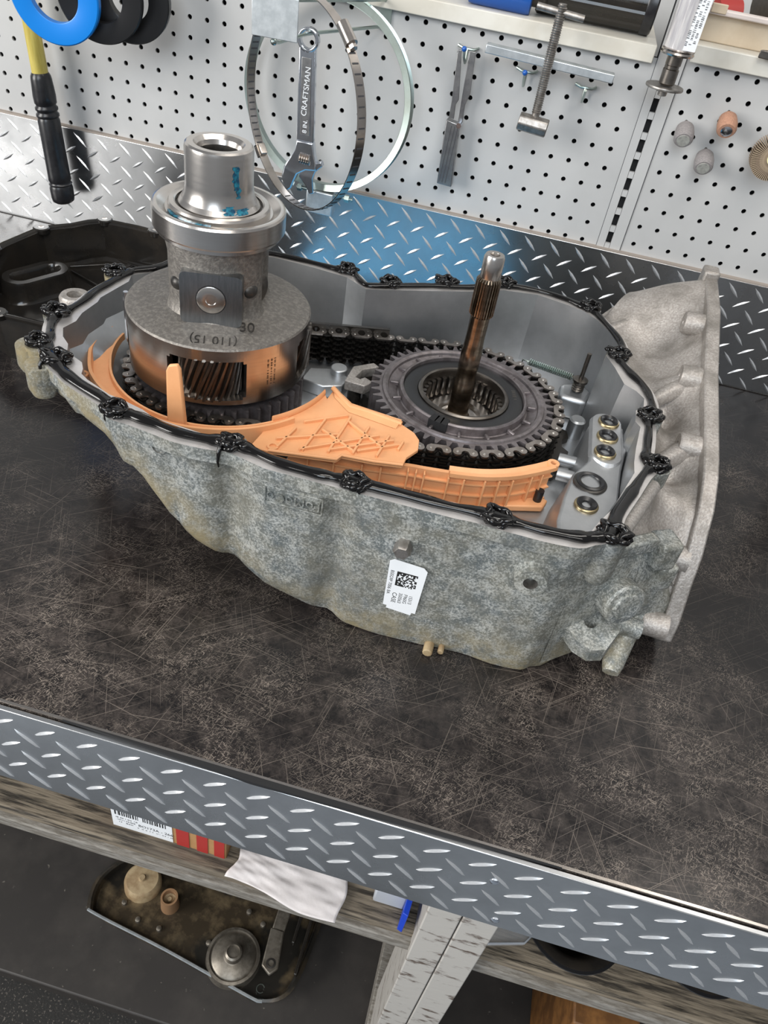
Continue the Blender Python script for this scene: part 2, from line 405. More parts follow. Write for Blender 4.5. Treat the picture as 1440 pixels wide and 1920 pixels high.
# ---- workbench
bench = thing('workbench', (0, -43, -90), 'long workbench with scratched black top and tread plate front edge', 'workbench')
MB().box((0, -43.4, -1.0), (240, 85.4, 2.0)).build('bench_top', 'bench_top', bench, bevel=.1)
MB().box((0, -86.02, -.10), (240, .22, .22)).build('top_edge_strip', 'stainless', bench)
MB().prism([(-27, -86.12), (-8, -86.12), (16, -86.12), (-4, -86.62), (-10, -86.7)], -.35, .02).build('edge_gap', 'dark', bench)
apron = MB().box((0, -86.45, -6.4), (130, .5, 12.2)).build('apron_plate', 'tread_plate', bench, bevel=.1)
def lug_mesh(name, L_, W, H):
    b = MB(); n = 10; base = []; 
    for i in range(n):
        a = 2 * PI * i / n; c = math.cos(a)
        base.append((L_ / 2 * c, W / 2 * math.sin(a) * (1 - .75 * abs(c)) * 1.25, 0))
    vs = base + [(-L_ * .36, 0, H * .8), (-L_ * .12, .0, H), (L_ * .12, 0, H), (L_ * .36, 0, H * .8)]
    T = [n, n + 1, n + 2, n + 3]
    def top(i):
        x = base[i % n][0] / (L_ / 2)
        return T[0] if x < -.6 else T[1] if x < 0 else T[2] if x < .6 else T[3]
    fs = []
    for i in range(n):
        j = (i + 1) % n; a, c = top(i), top(j)
        fs.append((i, j, c)) if a == c else fs.append((i, j, c, a))
        if a == c: pass
    return b.add(vs, fs).mesh(name, 'tread_lug', smooth=25)
LUG = lug_mesh('tread_lug', 2.9, .46, .16); LUG2 = lug_mesh('tread_lug_short', 2.5, .50, .16)
def lugs(parent, x0, x1, z0, z1, y, ox, oz, skip=None):
    n = 0
    for i in range(int((x1 - x0) / 3.8) + 2):
        for j in range(int((z1 - z0) / 3.5) + 2):
            for k in (0, 1):
                x = x0 + ox + 3.8 * i + 1.9 * k; z = z0 + oz + 3.5 * j + 1.75 * k
                if not (x0 + .6 < x < x1 - .6 and z0 + .15 < z < z1 - .15): continue
                if skip and skip(x, z): continue
                m = .95 if min(z - z0, z1 - z) < 1.1 else 1
                if min(z - z0, z1 - z) < .8: m = .55
                inst('tread_lug', LUG if k == 0 else LUG2, parent, (x, y, z), (PI / 2, math.radians(44 if k == 0 else -34), 0), (m, m, 1)); n += 1
    return n
lugs(apron, -46, 50, -12.4, -.3, -86.7, .6, 1.55)
b = MB()
for x, z in ((11.2, -4.3), (12.9, -11.2)): b.sphere((x, -86.7, z), .42, 12, 6, (1, .5, 1))
b.build('screw', 'chrome', apron)
MB().box((0, -84.6, -7), (240, 2.6, 10)).build('front_rail', 'beam_wood', bench)
# leg of two boards
leg = MB().box((9.45, -79.6, -48), (3.35, 8.8, 84)).build('leg_board', 'leg_paint', bench, bevel=.15)
MB().box((13.0, -79.6, -48), (3.5, 8.8, 84)).build('leg_board', 'leg_paint', bench, bevel=.15)
MB().box((0, -72.6, -31.9), (240, 19.6, 3.6)).build('beam', 'beam_wood', bench, bevel=.2)
MB().box((0, -82.65, -32.4), (240, .9, 1.9)).build('beam_front_edge', 'beam_edge', bench, bevel=.15)
MB().box((0, -45, -79.5), (240, 83.4, 3)).build('lower_shelf', 'dark_board', bench, bevel=.3)
MB().box((8.6, -72, -75.0), (2.6, 26, 6)).build('stringer', 'beam_edge', bench, bevel=.15)
MB().box((0, -1.5, -45), (240, 1, 85)).build('back_panel', 'dark_board', bench)

spl = thing('backsplash', (-22, -.6, 0), 'diamond tread plate strip fixed along the wall behind the bench', 'backsplash')
bp_ = MB().box((-10, -.62, 8.3), (164, .5, 16.3)).build('plate', 'tread_plate', spl, bevel=.06)
MB().box((-10, -.30, 16.5), (164, 1.0, .35)).build('top_edge', 'plate_edge', spl)
NB = lugs(bp_, -92, 56, .0, 16.4, -.87, 2.1, 1.0, skip=lambda x, z: -34 < x < 22 and z < 4.2)

# ================================================================ TRANSMISSION CASE
H = 18.0
INNER = [(-39.0, -42.2), (-40.4, -43.7), (-40.0, -45.2), (-40.8, -49.8), (-40.6, -50.8), (-40.8, -53.5), (-40.5, -55.2), (-40.9, -56.9), (-40.1, -58.3), (-39.0, -59.3), (-38.5, -60.3), (-38.5, -60.8), (-37.7, -60.9), (-36.3, -61.6), (-35.7, -62.5), (-35.4, -63.3), (-34.5, -63.9), (-31.7, -65.2), (-30.2, -65.5), (-28.1, -66.1), (-26.7, -66.8), (-22.2, -67.2), (-20.2, -67.1), (-17.5, -67.2), (-14.7, -67.9), (-11.3, -68.0), (-8.7, -67.7), (-5.9, -67.7), (-2.2, -67.8), (0.9, -67.6), (3.6, -67.4), (5.2, -67.7), (7.7, -67.8), (10.8, -67.4), (11.6, -66.8), (12.1, -65.6), (13.3, -63.2), (15.3, -57.1), (15.3, -55.4), (15.5, -53.0), (16.0, -49.1), (15.5, -48.3), (15.6, -46.2), (16.4, -45.1), (16.5, -43.4), (15.7, -42.3), (14.4, -41.4), (13.4, -38.4), (12.4, -36.1), (12.6, -35.1), (13.6, -33.7), (13.8, -32.3), (13.0, -30.6), (11.2, -27.7), (9.4, -26.1), (7.1, -25.4), (3.7, -24.6), (-0.6, -25.6), (-4.7, -28.3), (-14.0, -33.0), (-16.1, -33.9), (-17.5, -33.0), (-18.9, -32.1), (-23.1, -31.6), (-28.3, -31.4), (-32.8, -32.7), (-36.6, -36.3)]
BEAD = [(-37.0, -63.7), (-34.7, -65.0), (-31.5, -66.3), (-29.8, -67.3), (-28.4, -67.4), (-26.2, -67.7), (-23.7, -68.1), (-20.8, -67.9), (-19.2, -67.6), (-17.3, -68.0), (-14.6, -68.6), (-11.7, -68.7), (-10.0, -68.6), (-8.1, -68.5), (-6.6, -68.5), (-3.6, -68.5), (-0.4, -68.5), (2.0, -68.3), (3.8, -68.4), (6.1, -68.4), (8.2, -68.4), (10.6, -68.1), (11.6, -67.7), (13.1, -66.7), (13.7, -63.8), (15.0, -60.2), (16.1, -57.1), (16.9, -55.5), (16.4, -54.4), (16.6, -51.9), (16.8, -48.7), (16.6, -47.4), (17.2, -45.5), (17.1, -43.4), (16.4, -41.1), (15.1, -39.1), (14.1, -37.2), (13.6, -35.9), (14.2, -33.8), (13.5, -31.1), (11.8, -27.8), (10.6, -25.9), (8.6, -25.0), (7.0, -24.3), (3.6, -23.8), (-0.8, -24.7), (-4.8, -27.4), (-9.0, -29.3), (-12.9, -31.5), (-15.8, -33.1), (-17.0, -32.6), (-18.3, -31.1), (-19.8, -31.0), (-22.0, -30.8), (-24.9, -30.7), (-28.8, -30.9), (-33.0, -32.1), (-36.9, -35.8), (-38.7, -40.9), (-40.5, -42.9), (-40.9, -43.9), (-41.4, -46.7), (-41.8, -49.1), (-41.8, -51.6), (-42.2, -54.2), (-42.5, -55.6), (-41.9, -57.3), (-40.9, -59.2), (-40.4, -60.6), (-39.3, -61.9)]
BLOBS = [(-38.5, -62.2), (-30.0, -67.3), (-19.3, -67.8), (-8.2, -68.6), (3.8, -68.5), (13.4, -66.7), (17.5, -55.1), (17.0, -47.0), (13.7, -35.5), (10.3, -25.0), (-0.7, -23.9), (-7.6, -27.6), (-13.8, -31.2), (-19.4, -30.4), (-41.9, -44.3), (-42.8, -54.8), (-41.3, -60.4)]
case = thing('transmission_case', (-12, -46, 0), 'open grey aluminium transmission case with black sealant bead on its rim', 'gearbox case')
outer = [tuple(q) for q in smooth_path([(x, y - (.38 if b_[1] < -66.5 and x < 11 else 0), 0) for (x, y), b_ in zip(offset2(BEAD, .80), BEAD)], 3)]
outer = [(x, y) for x, y, z in outer]
# keep the front edge of the rim straight and clean
outer = [(x, max(y, -69.62)) for x, y in outer]
CEN = Vector((-12, -47))
def lerp_tab(x, T):
    if x <= T[0][0]: return T[0][1]
    for (a, p), (c, q) in zip(T, T[1:]):
        if x <= c: return p + (q - p) * (x - a) / (c - a)
    return T[-1][1]
ZB = [(-44, 14.4), (-41.5, 15.4), (-40, 14.6), (-39, 14.4), (-37.4, 15.0), (-36, 14.3), (-34.7, 14.8), (-33.5, 14.2), (-32.8, 13.6), (-31.5, 12.9), (-30.3, 12.5), (-29, 12.3), (-27.8, 11.2), (-27.1, 10.1), (-25.6, 8.2), (-24.9, 7.3), (-22.4, 5.6), (-20, 4.3), (-18.3, 3.9), (-16, 3.1), (-13, 2.2), (-10, 1.1), (-7.4, .3), (-4, .12), (6, .10), (10.5, .08), (13, .10), (30, .10)]
def gau(x, c, s): return math.exp(-((x - c) / s) ** 2)
def wall_inset(x, y, t):
    if y < -60:
        k = min(1, t * 4) * (1 - .3 * t)
        return .25 * t + k * (.95 * gau(x, -9.2, 1.1) + .7 * gau(x, -19.4, .9) + .5 * gau(x, -24.5, .7) + .4 * gau(x, 4.5, 1.8) - .25 * gau(x, -14.5, 3) - .25 * gau(x, -4, 2.6))
    return .25 * t
def inward(p, d):
    return p
nrm = []
n = len(outer)
for i in range(n):
    a = Vector(outer[i - 3]); c = Vector(outer[(i + 3) % n]); t = (c - a).normalized(); nrm.append((t.y, -t.x))
rows = [(0, 0, 0), (0, .7, 0), (0, 1.35, 0), (.05, 1.5, .22), (.2, 0, .4), (.35, 0, .4), (.5, 0, .4), (.65, 0, .4), (.8, 0, .4), (.93, 0, .42), (1, 0, .7)]
rings = []
for (t, dz, ins) in rows:
    r = []
    for i, (x, y) in enumerate(outer):
        zb = lerp_tab(x, ZB)
        z = H - dz if dz else H - t * (H - zb) if t > 0 else H
        if t > 0 and dz == 0: z = min(z, H - 1.5)
        d = ins + (wall_inset(x, y, t) if t > 0 else 0) + (.36 if t > 0 and y < -66.5 else 0)
        r.append((x - nrm[i][0] * d, y - nrm[i][1] * d, z))
    rings.append(r)
last = rings[-1]
def tow(p, d):
    v = CEN - Vector(p[:2]); v.normalize(); return (p[0] + v.x * d, p[1] + v.y * d)
for d_ in (2.5, 5, 9): rings.append([(*tow(p, d_), max(p[2] - .75 * d_, .06)) for p in last])
MB().loft(rings, True, False, True).build('body', 'case_cast', case, smooth=50)
# rim face: flat machined band with the inner opening
def rim_face():
    bm = bmesh.new(); es = []
    for loop in (outer, INNER):
        vs = [bm.verts.new((x, y, H)) for x, y in loop]
        es += [bm.edges.new((vs[i], vs[(i + 1) % len(vs)])) for i in range(len(vs))]
    bmesh.ops.triangle_fill(bm, use_beauty=True, use_dissolve=False, edges=es)
    b = MB(); bm.verts.index_update(); b.add([v.co for v in bm.verts], [tuple(v.index for v in f.verts) for f in bm.faces]); bm.free(); return b
rim_face().build('rim', 'machined_rim', case, smooth=0)
inn = [(x, y) for x, y in INNER]
inn_in = offset2(inn, -.0)
def toward(p, d):
    v = (CEN - Vector(p)); v.normalize(); return (p[0] + v.x * d, p[1] + v.y * d)
def shell_z(p): return max(9.0, lerp_tab(p[0], ZB) + .6 if p[0] < -15 else 9.0)
def shell_ring(d, dz): return [(*toward(p, d), max(9.0, shell_z(p) - dz)) for p in inn]
rg = [[(x, y, H) for x, y in inn], [(*toward(p, .1), H - 1.2) for p in inn], shell_ring(.35, 0), shell_ring(2.2, 1.7), shell_ring(4.2, 3.6), shell_ring(7, 6)]
MB().loft(rg, True, False, True).build('inner_wall', 'case_inner', case, smooth=25)
# bosses round the rim
for i, (x, y) in enumerate(BLOBS):
    zlow = H - 1.5 if 1 <= i <= 4 else max(lerp_tab(x, ZB), H - (2.6 + 1.2 * (i % 3)))
    o = MB().lathe([(.95, zlow), (1.25, zlow + .7), (1.3, H - .02), (0.55, H - .02)], (x, y + (.35 if 1 <= i <= 4 else 0), 0), 20, None, True, False).build('bolt_boss', 'case_cast', case)
    MB().lathe([(.55, H - .02), (.5, H - 1.6)], (x, y, 0), 12, None, False, True).build('bolt_hole', 'black_steel', o)
# left corner lugs and the plain boss behind the rim
b = MB(); b.lathe([(1.6, 8), (1.6, 17.2), (1.4, 17.5), (.8, 17.5), (.7, 16.6)], (-43.9, -49.6, 0), 24, None, True, True)
b.build('spare_boss', 'case_clean', case)
MB().lathe([(1.2, 14.9), (1.5, 15.6), (1.45, 17.6)], (-42.3, -60.2, 0), 20, None, True, True).build('corner_lug', 'case_cast', case)
MB().lathe([(1.1, 14.4), (1.4, 15.2), (1.4, 17.6)], (-39.8, -62.8, 0), 20, None, True, True).build('corner_lug', 'case_cast', case)
# sealant bead with gathered lumps at every bolt
path = smooth_path([(x, y, H + .18) for x, y in BEAD], 5)
rr = []
for i, p in enumerate(path):
    near = min((Vector((p.x, p.y)) - Vector(q)).length for q in BLOBS)
    rr.append((.46 + .05 * math.sin(i * .37) + .04 * math.sin(i * .91)) * (1.12 if p.y < -60 else .88) + (.10 if near < 1.6 else 0))
b = MB().tube(path, rr, 10, True, flat=(1.05, .72), up=(0, 0, 1))
for i, (x, y) in enumerate(BLOBS):
    rnd = random.Random(i * 13 + 5)
    for k in range(3):
        R = .72 + .28 * rnd.random(); ph = rnd.random() * 6; m = 26
        pts = []
        rads = []
        for j in range(m):
            a = 2 * PI * j / m
            wob = 1 + .22 * math.sin(3 * a + ph) + .14 * math.sin(5 * a + 2 * ph)
            pts.append((x + R * wob * math.cos(a) * 1.1, y + R * wob * math.sin(a), H + .12 + .22 * k + .16 * math.sin(4 * a + ph + k)))
            rads.append(.17 + .12 * abs(math.sin(2.5 * a + ph + k)))
        b.tube(pts, rads, 7, True)
    for k in range(12):
        a = rnd.random() * 6.28; r_ = .5 + .75 * rnd.random()
        b.sphere((x + r_ * math.cos(a), y + r_ * math.sin(a), H + .2 + .3 * rnd.random()), .2 + .2 * rnd.random(), 8, 6, (1.4, .9, .8))
b.build('sealant_bead', 'sealant', case, smooth=80)
# drips hanging over the front edge
for x, y, l in ((-19.9, -68.7, 1.6), (-30.6, -67.6, .8), (-39.3, -63.2, 1.1)):
    MB().tube([(x, y + .3, H + .3), (x, y - .35, H), (x - .05, y - .42, H - l * .6), (x, y - .35, H - l)], [.25, .2, .12, .07], 7).build('sealant_drip', 'sealant', case, smooth=80)

# inside: floor ledge that carries the seals
def loft_poly(name, top, ztop, bot, zbot, mt, parent, bevel=.0):
    rings = [[(x, y, zbot) for x, y in bot], [(x, y, ztop(x, y) if callable(ztop) else ztop) for x, y in top]]
    return MB().loft(rings, True, True, True).build(name, mt, parent, smooth=30, bevel=bevel)
led_t = [(9.9, -66.6), (11.6, -66.2), (12.2, -65.0), (15.0, -57.4), (15.2, -52.6), (15.7, -48.9), (15.4, -45.2), (14.6, -43.6), (12.4, -43.4), (12.1, -47.0), (11.9, -52.4), (10.6, -54.6), (9.9, -58.4), (9.5, -62.0)]
led_b = [(8.6, -66.8), (11.6, -66.6), (12.3, -65.2), (15.2, -57.4), (15.4, -52.6), (15.9, -48.9), (15.6, -45.0), (14.6, -42.6), (11.8, -42.4), (11.2, -47.0), (10.8, -52.0), (9.6, -54.6), (8.9, -58.4), (8.4, -62.0)]
loft_poly('seal_ledge', led_t, lambda x, y: 14.9 if y > -53.5 else 14.5, led_b, 9.0, 'case_inner', case, .25)
MB().loft([[(x, y, 14.6) for x, y in circ(0, 0, 1, 28)] and [(13.55 + 1.75 * math.cos(a) , (-45.0 if math.sin(a) > 0 else -51.0) + 1.75 * math.sin(a), 14.7) for a in [2 * PI * i / 28 for i in range(28)]],
           [(13.55 + 1.5 * math.cos(a), (-45.0 if math.sin(a) > 0 else -51.0) + 1.5 * math.sin(a), 15.15) for a in [2 * PI * i / 28 for i in range(28)]]], True, False, True).build('seal_pad', 'case_inner', case)
def seal(x, y, z, R, ri, brass):
    s_ = MB().lathe([(R * .84, z), (R * .86, z + .42), (R * .74, z + .52), (R * .6, z + .42), (ri * 1.15, z + .30), (ri, z + .1), (ri, z)], (x, y, 0), 28, None, False, False).build('seal', 'rubber', case)
    MB().lathe([(R, z), (R, z + .22), (R * .95, z + .30), (R * .82, z + .34), (R * .82, z)], (x, y, 0), 28).build('seal_shell', 'brass_ring' if brass else 'black_steel', s_)
    MB().lathe([(ri * 1.02, z + .04), (0.01, z + .04)], (x, y, 0), 20, None, False, True).build('seal_bore', 'dark', s_)
for x, y, z in ((13.7, -45.1, 15.1), (13.6, -47.9, 15.1), (13.4, -50.8, 15.1)): seal(x, y, z, 1.12, .48, True)
seal(12.2, -55.8, 14.6, 1.65, .95, False); seal(11.95, -59.3, 14.6, 1.15, .42, True)
# post, bracket and wall features inside
b = MB(); b.prism([(8.8, -36.4), (12.0, -36.6), (12.8, -34.0), (11.4, -32.2), (8.8, -33.6)], 9, 11.9)
b.build('spring_base', 'case_inner', case, bevel=.5, seg=3)
MB().lathe([(.95, 9), (.95, 11.2), (.75, 11.4)], (11.4, -39.6, 0), 18, None, True, True).build('stud', 'case_inner', case)
for y in (-47.5, -50.2): MB().cyl((9.8, y + .3, 10.6), (12.0, y, 10.8), .7, 16).build('stud', 'case_inner', case)
b = MB(); b.prism([(-20.2, -44.2), (-17.5, -44.6), (-15.4, -43.6), (-15.2, -41.6), (-17.2, -40.4), (-20.0, -41.5)], 9, 10.6); b.lathe([(1.0, 9), (1.0, 11.4)], (-16.6, -41.2, 0), 18, None, True, True)
b.build('floor_bracket', 'case_inner', case, bevel=.15)
b = MB(); b.prism([(-14.9, -45.5), (-12.6, -45.6), (-11.9, -44.4), (-13.0, -43.8), (-13.4, -44.4), (-14.0, -44.2), (-13.6, -42.4), (-12.0, -41.0), (-12.8, -40.4), (-14.8, -42.2)], 11.4, 12.6)
b.build('pawl', 'case_clean', case, bevel=.12)
MB().cyl((-13.9, -44.2, 9), (-13.9, -44.2, 11.6), .8, 14).build('pawl_post', 'black_steel', case)
b = MB(); b.prism(circ(-16.5, -48.0, .85, 6), 9.4, 11.0); b.lathe([(1.2, 9), (1.2, 9.5)], (-16.5, -48.0, 0), 20, None, True, True)
b.build('floor_bolt', 'steel_dark', case)
MB().prism([(-13.2, -42.2), (-11.0, -41.4), (-9.6, -43.2), (-11.0, -45.4), (-12.8, -44.8)], 9.2, 10.9).build('hex_head', 'black_steel', case, bevel=.1)
MB().prism([(-21.5, -37.7), (-12.4, -34.9), (-12.5, -34.5), (-21.6, -37.3)], 9, 14.1).build('back_chain_rail', 'black_plastic', case)
b = MB()
pts = []
for i in range(120):
    a = 2 * PI * i / 120; r_ = 12.9 if (i // 3) % 2 else 12.1
    pts.append((-1.9 + r_ * math.cos(a), -43.4 + r_ * math.sin(a)))
b.prism(pts, 9.05, 9.7); b.build('lower_ring', 'black_plastic', case)
b = MB(); b.box((8.2, -64.6, 10.1), (4.4, 1.3, 2.2), Matrix.Rotation(.5, 3, 'Z')); b.box((9.4, -63.6, 10.6), (1.5, 2.4, 1.4), Matrix.Rotation(.9, 3, 'Z')); b.build('corner_rib', 'case_inner', case, bevel=.2)

# outer right housing between rim and side flange
FZ = [(-64, 1.2), (-61.6, 3.0), (-60.6, 5.4), (-59.3, 8.5), (-58.0, 11.2), (-55, 14.6), (-52, 16.2), (-49.7, 16.9), (-44, 18.1), (-37, 19.5), (-27, 22.3), (-20, 23.0), (-18, 22.6)]
def fz(y): return lerp_tab(y, FZ)
right_out = sorted([(x, y) for x, y in outer if x > 8.5 and y > -66 and y < -19 and (x > 12.5 or y > -40)], key=lambda q: q[1])
def rim_x(y):
    best = [x for x, yy in right_out if abs(yy - y) < .9]
    return (max(best) if best else 8.0 + (-y - 24) * .2) - .3
rows = []
NY, NX = 60, 22
for j in range(NY + 1):
    y = -59.6 + 40.4 * j / NY
    x0 = rim_x(y) if y < -25.5 else rim_x(-25.5) + (y + 25.5) * .45
    x1 = 22.9; row = []
    for i in range(NX + 1):
        s = i / NX; x = x0 + (x1 - x0) * s
        za = 16.7 if y < -30 else 16.7 + min(1, (y + 30) / 7) * 1.2
        zf = fz(y) - 1.3
        z = za * (1 - s) + zf * s
        z -= 2.1 * math.sin(PI * s) * (1 - .5 * gau(y, -23, 6))
        z += 2.6 * gau(y, -21.0, 4.2) * gau(s, .55, .5)          # raised back corner
        z -= 1.1 * gau(y, -27.5, 2.6) * gau(s, .62, .28)
        z += 1.5 * gau(y, -36.5, 1.5) * gau(s, .7, .22)
        z -= 1.5 * gau(y, -40.8, 1.7) * gau(s, .55, .16)
        z += 1.4 * gau(y, -46.5, 2.4) * gau(s, .72, .22)
        z += 1.1 * gau(y, -54.0, 2.6) * gau(s, .62, .3)
        z -= 1.0 * gau(y, -50.4, 1.2) * gau(s, .6, .3)
        z = min(z, 17.2) if s < .05 else z
        row.append((x, y, z))
    rows.append(row)
b = MB(); b.loft(rows, False)
# back closing wall and front closing wall of the housing
b.loft([rows[-1], [(x, y + .8, z - 1.4) for x, y, z in rows[-1]], [(x, y + .5, 3.0) for x, y, z in rows[-1]]], False)
b.build('side_housing', 'case_clean', case, smooth=50)
# front right wall carrying the hexagon plug
fw = []
for k in range(11):
    t = k / 10; row = []
    for i in range(15):
        s = i / 14; x = 11.9 + 11.0 * s; y = -67.7 + 7.0 * s + .5 * math.sin(PI * s)
        zt = 16.4 * (1 - s) + 6.8 * s + 2.2 * math.sin(PI * s); zb = 1.2 + 1.6 * s
        z = zt + (zb - zt) * t
        y += .6 * (1 - t) * .6 - .9 * gau(s, .0, .12) * 0
        if t == 0: y += 1.5
        row.append((x, y + .3 * gau(t, .1, .1), z))
    fw.append(row)
MB().loft(fw, False).build('front_corner_wall', 'case_cast', case, smooth=60)
tr_ = [p for p in fw[0] if p[0] > 14.2]
b = MB(); b.loft([tr_, [(max(x, 16.6), -59.5, lerp_tab(x, [(11, 16.2), (17, 15.2), (23, 7.6)])) for x, y, z in tr_]], False)
b.build('front_step', 'case_clean', case, smooth=60)
# flange: upright plate at x=22.9..24.4
poly = [(-61.9, 2.8), (-61.4, 5.0)] + [(y, z) for y, z in FZ[3:]] + [(-18.2, 18), (-18.6, 6), (-24, 2.4), (-50, 1.4), (-60, 1.0)]
MB().prism(poly, 22.75, 24.3, 'x').build('side_flange', 'case_clean', case, smooth=30, bevel=.18)
for y in (-28.0, -36.5, -47.0, -57.6, -61.4):
    z = fz(y) - 1.5 if y > -60 else 4.4
    MB().lathe([(.35, .1), (.4, 0), (1.15, 0), (1.3, .2), (1.35, 2.6)], (20.6, y, z - .15), 20, Matrix.Rotation(PI / 2, 3, 'Y'), True, True).build('flange_boss', 'case_clean', case, smooth=40)
for pth, rad in (([(12.4, -27.4, 16.2), (15.0, -25.2, 17.0), (18.0, -22.8, 18.6), (21.0, -20.8, 19.6)], [1.0, 1.1, 1.3, 1.0]), ([(17.6, -40.5, 15.6), (19.4, -38.6, 16.2), (21.2, -36.8, 16.8), (23.0, -36.4, 17.2)], [.6, .9, 1.0, .9]), ([(17.6, -52.0, 14.6), (19.2, -49.6, 14.9), (21.0, -47.6, 15.2), (23, -47.0, 15.4)], [.6, .9, 1.1, .9])):
    MB().tube(pth, rad, 12).build('casting_rib', 'case_clean', case, smooth=70)
MB().tube([(14.7, -64.0, 16.7), (16.3, -59.8, 16.7), (17.5, -56.6, 16.7)], .7, 10).build('casting_rib', 'case_clean', case, smooth=70)
b = MB(); b.box((23.4, -18.9, 22.5), (1.9, 2.4, 2.6)); b.build('flange_lug', 'case_clean', case, bevel=.3)
b = MB(); b.box((19.4, -61.2, 13.4), (2.4, 2.6, 3.2), Matrix.Rotation(.5, 3, 'Z')); b.box((20.6, -60.6, 10.2), (2.0, 2.0, 3.0), Matrix.Rotation(.5, 3, 'Z'))
b.build('corner_block', 'case_cast', case, bevel=.45, seg=3)
b = MB(); b.box((15.6, -65.0, 16.0), (5.0, 1.2, 1.6), Matrix.Rotation(.62, 3, 'Z')); b.build('corner_web', 'case_cast', case, bevel=.3)
# hexagon plug on the front right wall
fn = Vector((.50, -.84, .2)).normalized(); M3 = fn.to_track_quat('Z', 'Y').to_matrix()
c = V(17.15, -65.2, 9.5)
pl = MB().lathe([(2.1, -1.2), (2.1, .25), (1.9, .45), (1.55, .5)], c, 32, M3, False, True).build('plug_seat', 'case_cast', case, smooth=25)
MB().lathe([(1.5, .3), (1.5, .66), (1.35, .76)], c, 6, M3, False, True).build('hex_plug', 'case_cast', pl, smooth=20, bevel=.06)
# ear with a hole
ear = [(12.2, -64.4), (12.8, -66.3), (14.2, -67.7), (15.6, -68.2), (16.9, -67.8), (17.9, -65.8), (18.4, -63.4), (19.0, -62.6), (20.0, -61.4), (18, -60), (14, -61)]
hc = (15.2, -65.5)
def ear_mesh():
    bm = bmesh.new(); es = []
    for loop in (ear, circ(hc[0], hc[1], .62, 16)):
        vs = [bm.verts.new((x, y, 0)) for x, y in loop]; es += [bm.edges.new((vs[i], vs[(i + 1) % len(vs)])) for i in range(len(vs))]
    bmesh.ops.triangle_fill(bm, use_beauty=True, edges=es); bm.verts.index_update()
    V0 = [v.co.copy() for v in bm.verts]; F0 = [tuple(v.index for v in f.verts) for f in bm.faces]; bm.free()
    b = MB(); zt = lambda y: 5.7 + (y + 67.9) * .3
    b.add([(v.x, v.y, zt(v.y)) for v in V0], F0); b.add([(v.x, v.y, zt(v.y) - 1.6) for v in V0], F0)
    for loop in (ear, circ(hc[0], hc[1], .62, 16)):
        b.loft([[(x, y, zt(y)) for x, y in loop], [(x, y, zt(y) - 1.6) for x, y in loop]])
    return b
ear_mesh().build('mount_ear', 'case_cast', case, smooth=30)
b = MB(); b.tube([(20.2, -60.6, 5.2), (19.5, -63.2, 2.6), (19.0, -65.2, 1.2), (18.9, -66.0, .85)], [1.15, 1.1, 1.05, .8], 16); b.lathe([(1.0, 0), (1.0, 2)], (18.6, -62.8, 4.4), 16, Matrix.Rotation(PI / 2, 3, 'Y'), True, True)
b.build('foot', 'case_cast', case)
# bosses, bolts and cast marks on the front wall
def front_boss(x, z, R, r, y=-69.0, L_=.9, mt='case_cast', hole=True):
    M = Matrix.Rotation(PI / 2, 3, 'X')
    o = MB().lathe([(R * 1.2, -.6), (R, .1), (R * .95, L_), (r, L_ + .02)], (x, y, z), 24, M, False, not hole).build('front_boss', mt, case)
    if hole: MB().lathe([(r, L_ + .02), (r * .9, -.3)], (x, y, z), 18, M, False, True).build('boss_bore', 'rusty_steel', o)
    return o
front_boss(8.0, 13.3, 1.45, .62, -68.9, .9)
fb = front_boss(-3.2, 13.6, 1.35, .7, -68.6, .35, hole=False)
MB().lathe([(.8, 0), (.8, 1.2), (.65, 1.4)], (-3.1, -68.8, 13.1), 6, Matrix.Rotation(PI / 2, 3, 'X'), False, True).build('drain_bolt', 'rusty_steel', fb)
front_boss(-25.8, 16.0, .75, .55, -67.95, .25)
front_boss(4.6, 15.6, 1.2, .5, -68.2, .2, hole=False)
for x_, r_, l_ in ((1.3, .5, 1.0), (2.5, .32, .5)): MB().cyl((x_, -68.0, .62), (x_, -68.55 - l_, .58), r_, 10).build('bottom_bolt', 'filter_tan', case, bevel=.08)
# raised plate with cast letters (they stand upside down)
b = MB(); 
for a, c_ in (((-13.15, -69.0, 15.7), (5.2, .12, .14)), ((-13.15, -69.0, 13.95), (5.2, .12, .14)), ((-15.7, -69.0, 14.8), (.14, .12, 1.9)), ((-10.6, -69.0, 14.8), (.14, .12, 1.9))): b.box(a, c_)
b.build('cast_frame', 'case_cast', case, bevel=.04)
text('cast_lettering', 'FoMoCo', 1.35, frame((-13.15, -69.0, 14.8), (-1, 0, 0), (0, 0, -1)), 'case_cast', case, .16)
# paper sticker
stk = [(-4.0, 11.0), (-3.6, 11.3), (-.9, 11.1), (-.55, 10.75), (-.75, 5.1), (-1.1, 5.1), (-1.15, 4.75), (-3.5, 4.95), (-3.5, 5.3), (-3.85, 5.3)]
st = MB().prism(stk, -69.16, -69.10, 'y').build('sticker', 'label_white', case, smooth=0)
rnd = random.Random(31); b = MB()
for i in range(12):
    for j in range(18):
        if j == 0 or i == 0 or rnd.random() < .5: b.box((-3.15 + .105 * j + .05, -69.17, 9.9 - .15 * i), (.105, .01, .15))
b.build('printed_mark', 'ink', st, smooth=0)
for body, x, z, sz in (('B5EG9P 7006 BA', -3.6, 8.4, .44), ('CASE', -3.0, 6.55, .58), ('350563', -2.45, 6.65, .46), ('F960G', -1.98, 6.7, .46), ('15313', -1.5, 6.75, .46)):
    text('print', body, sz, frame((x, -69.17, z), (0, 0, -1), (1, 0, 0)), 'ink', st, .002)

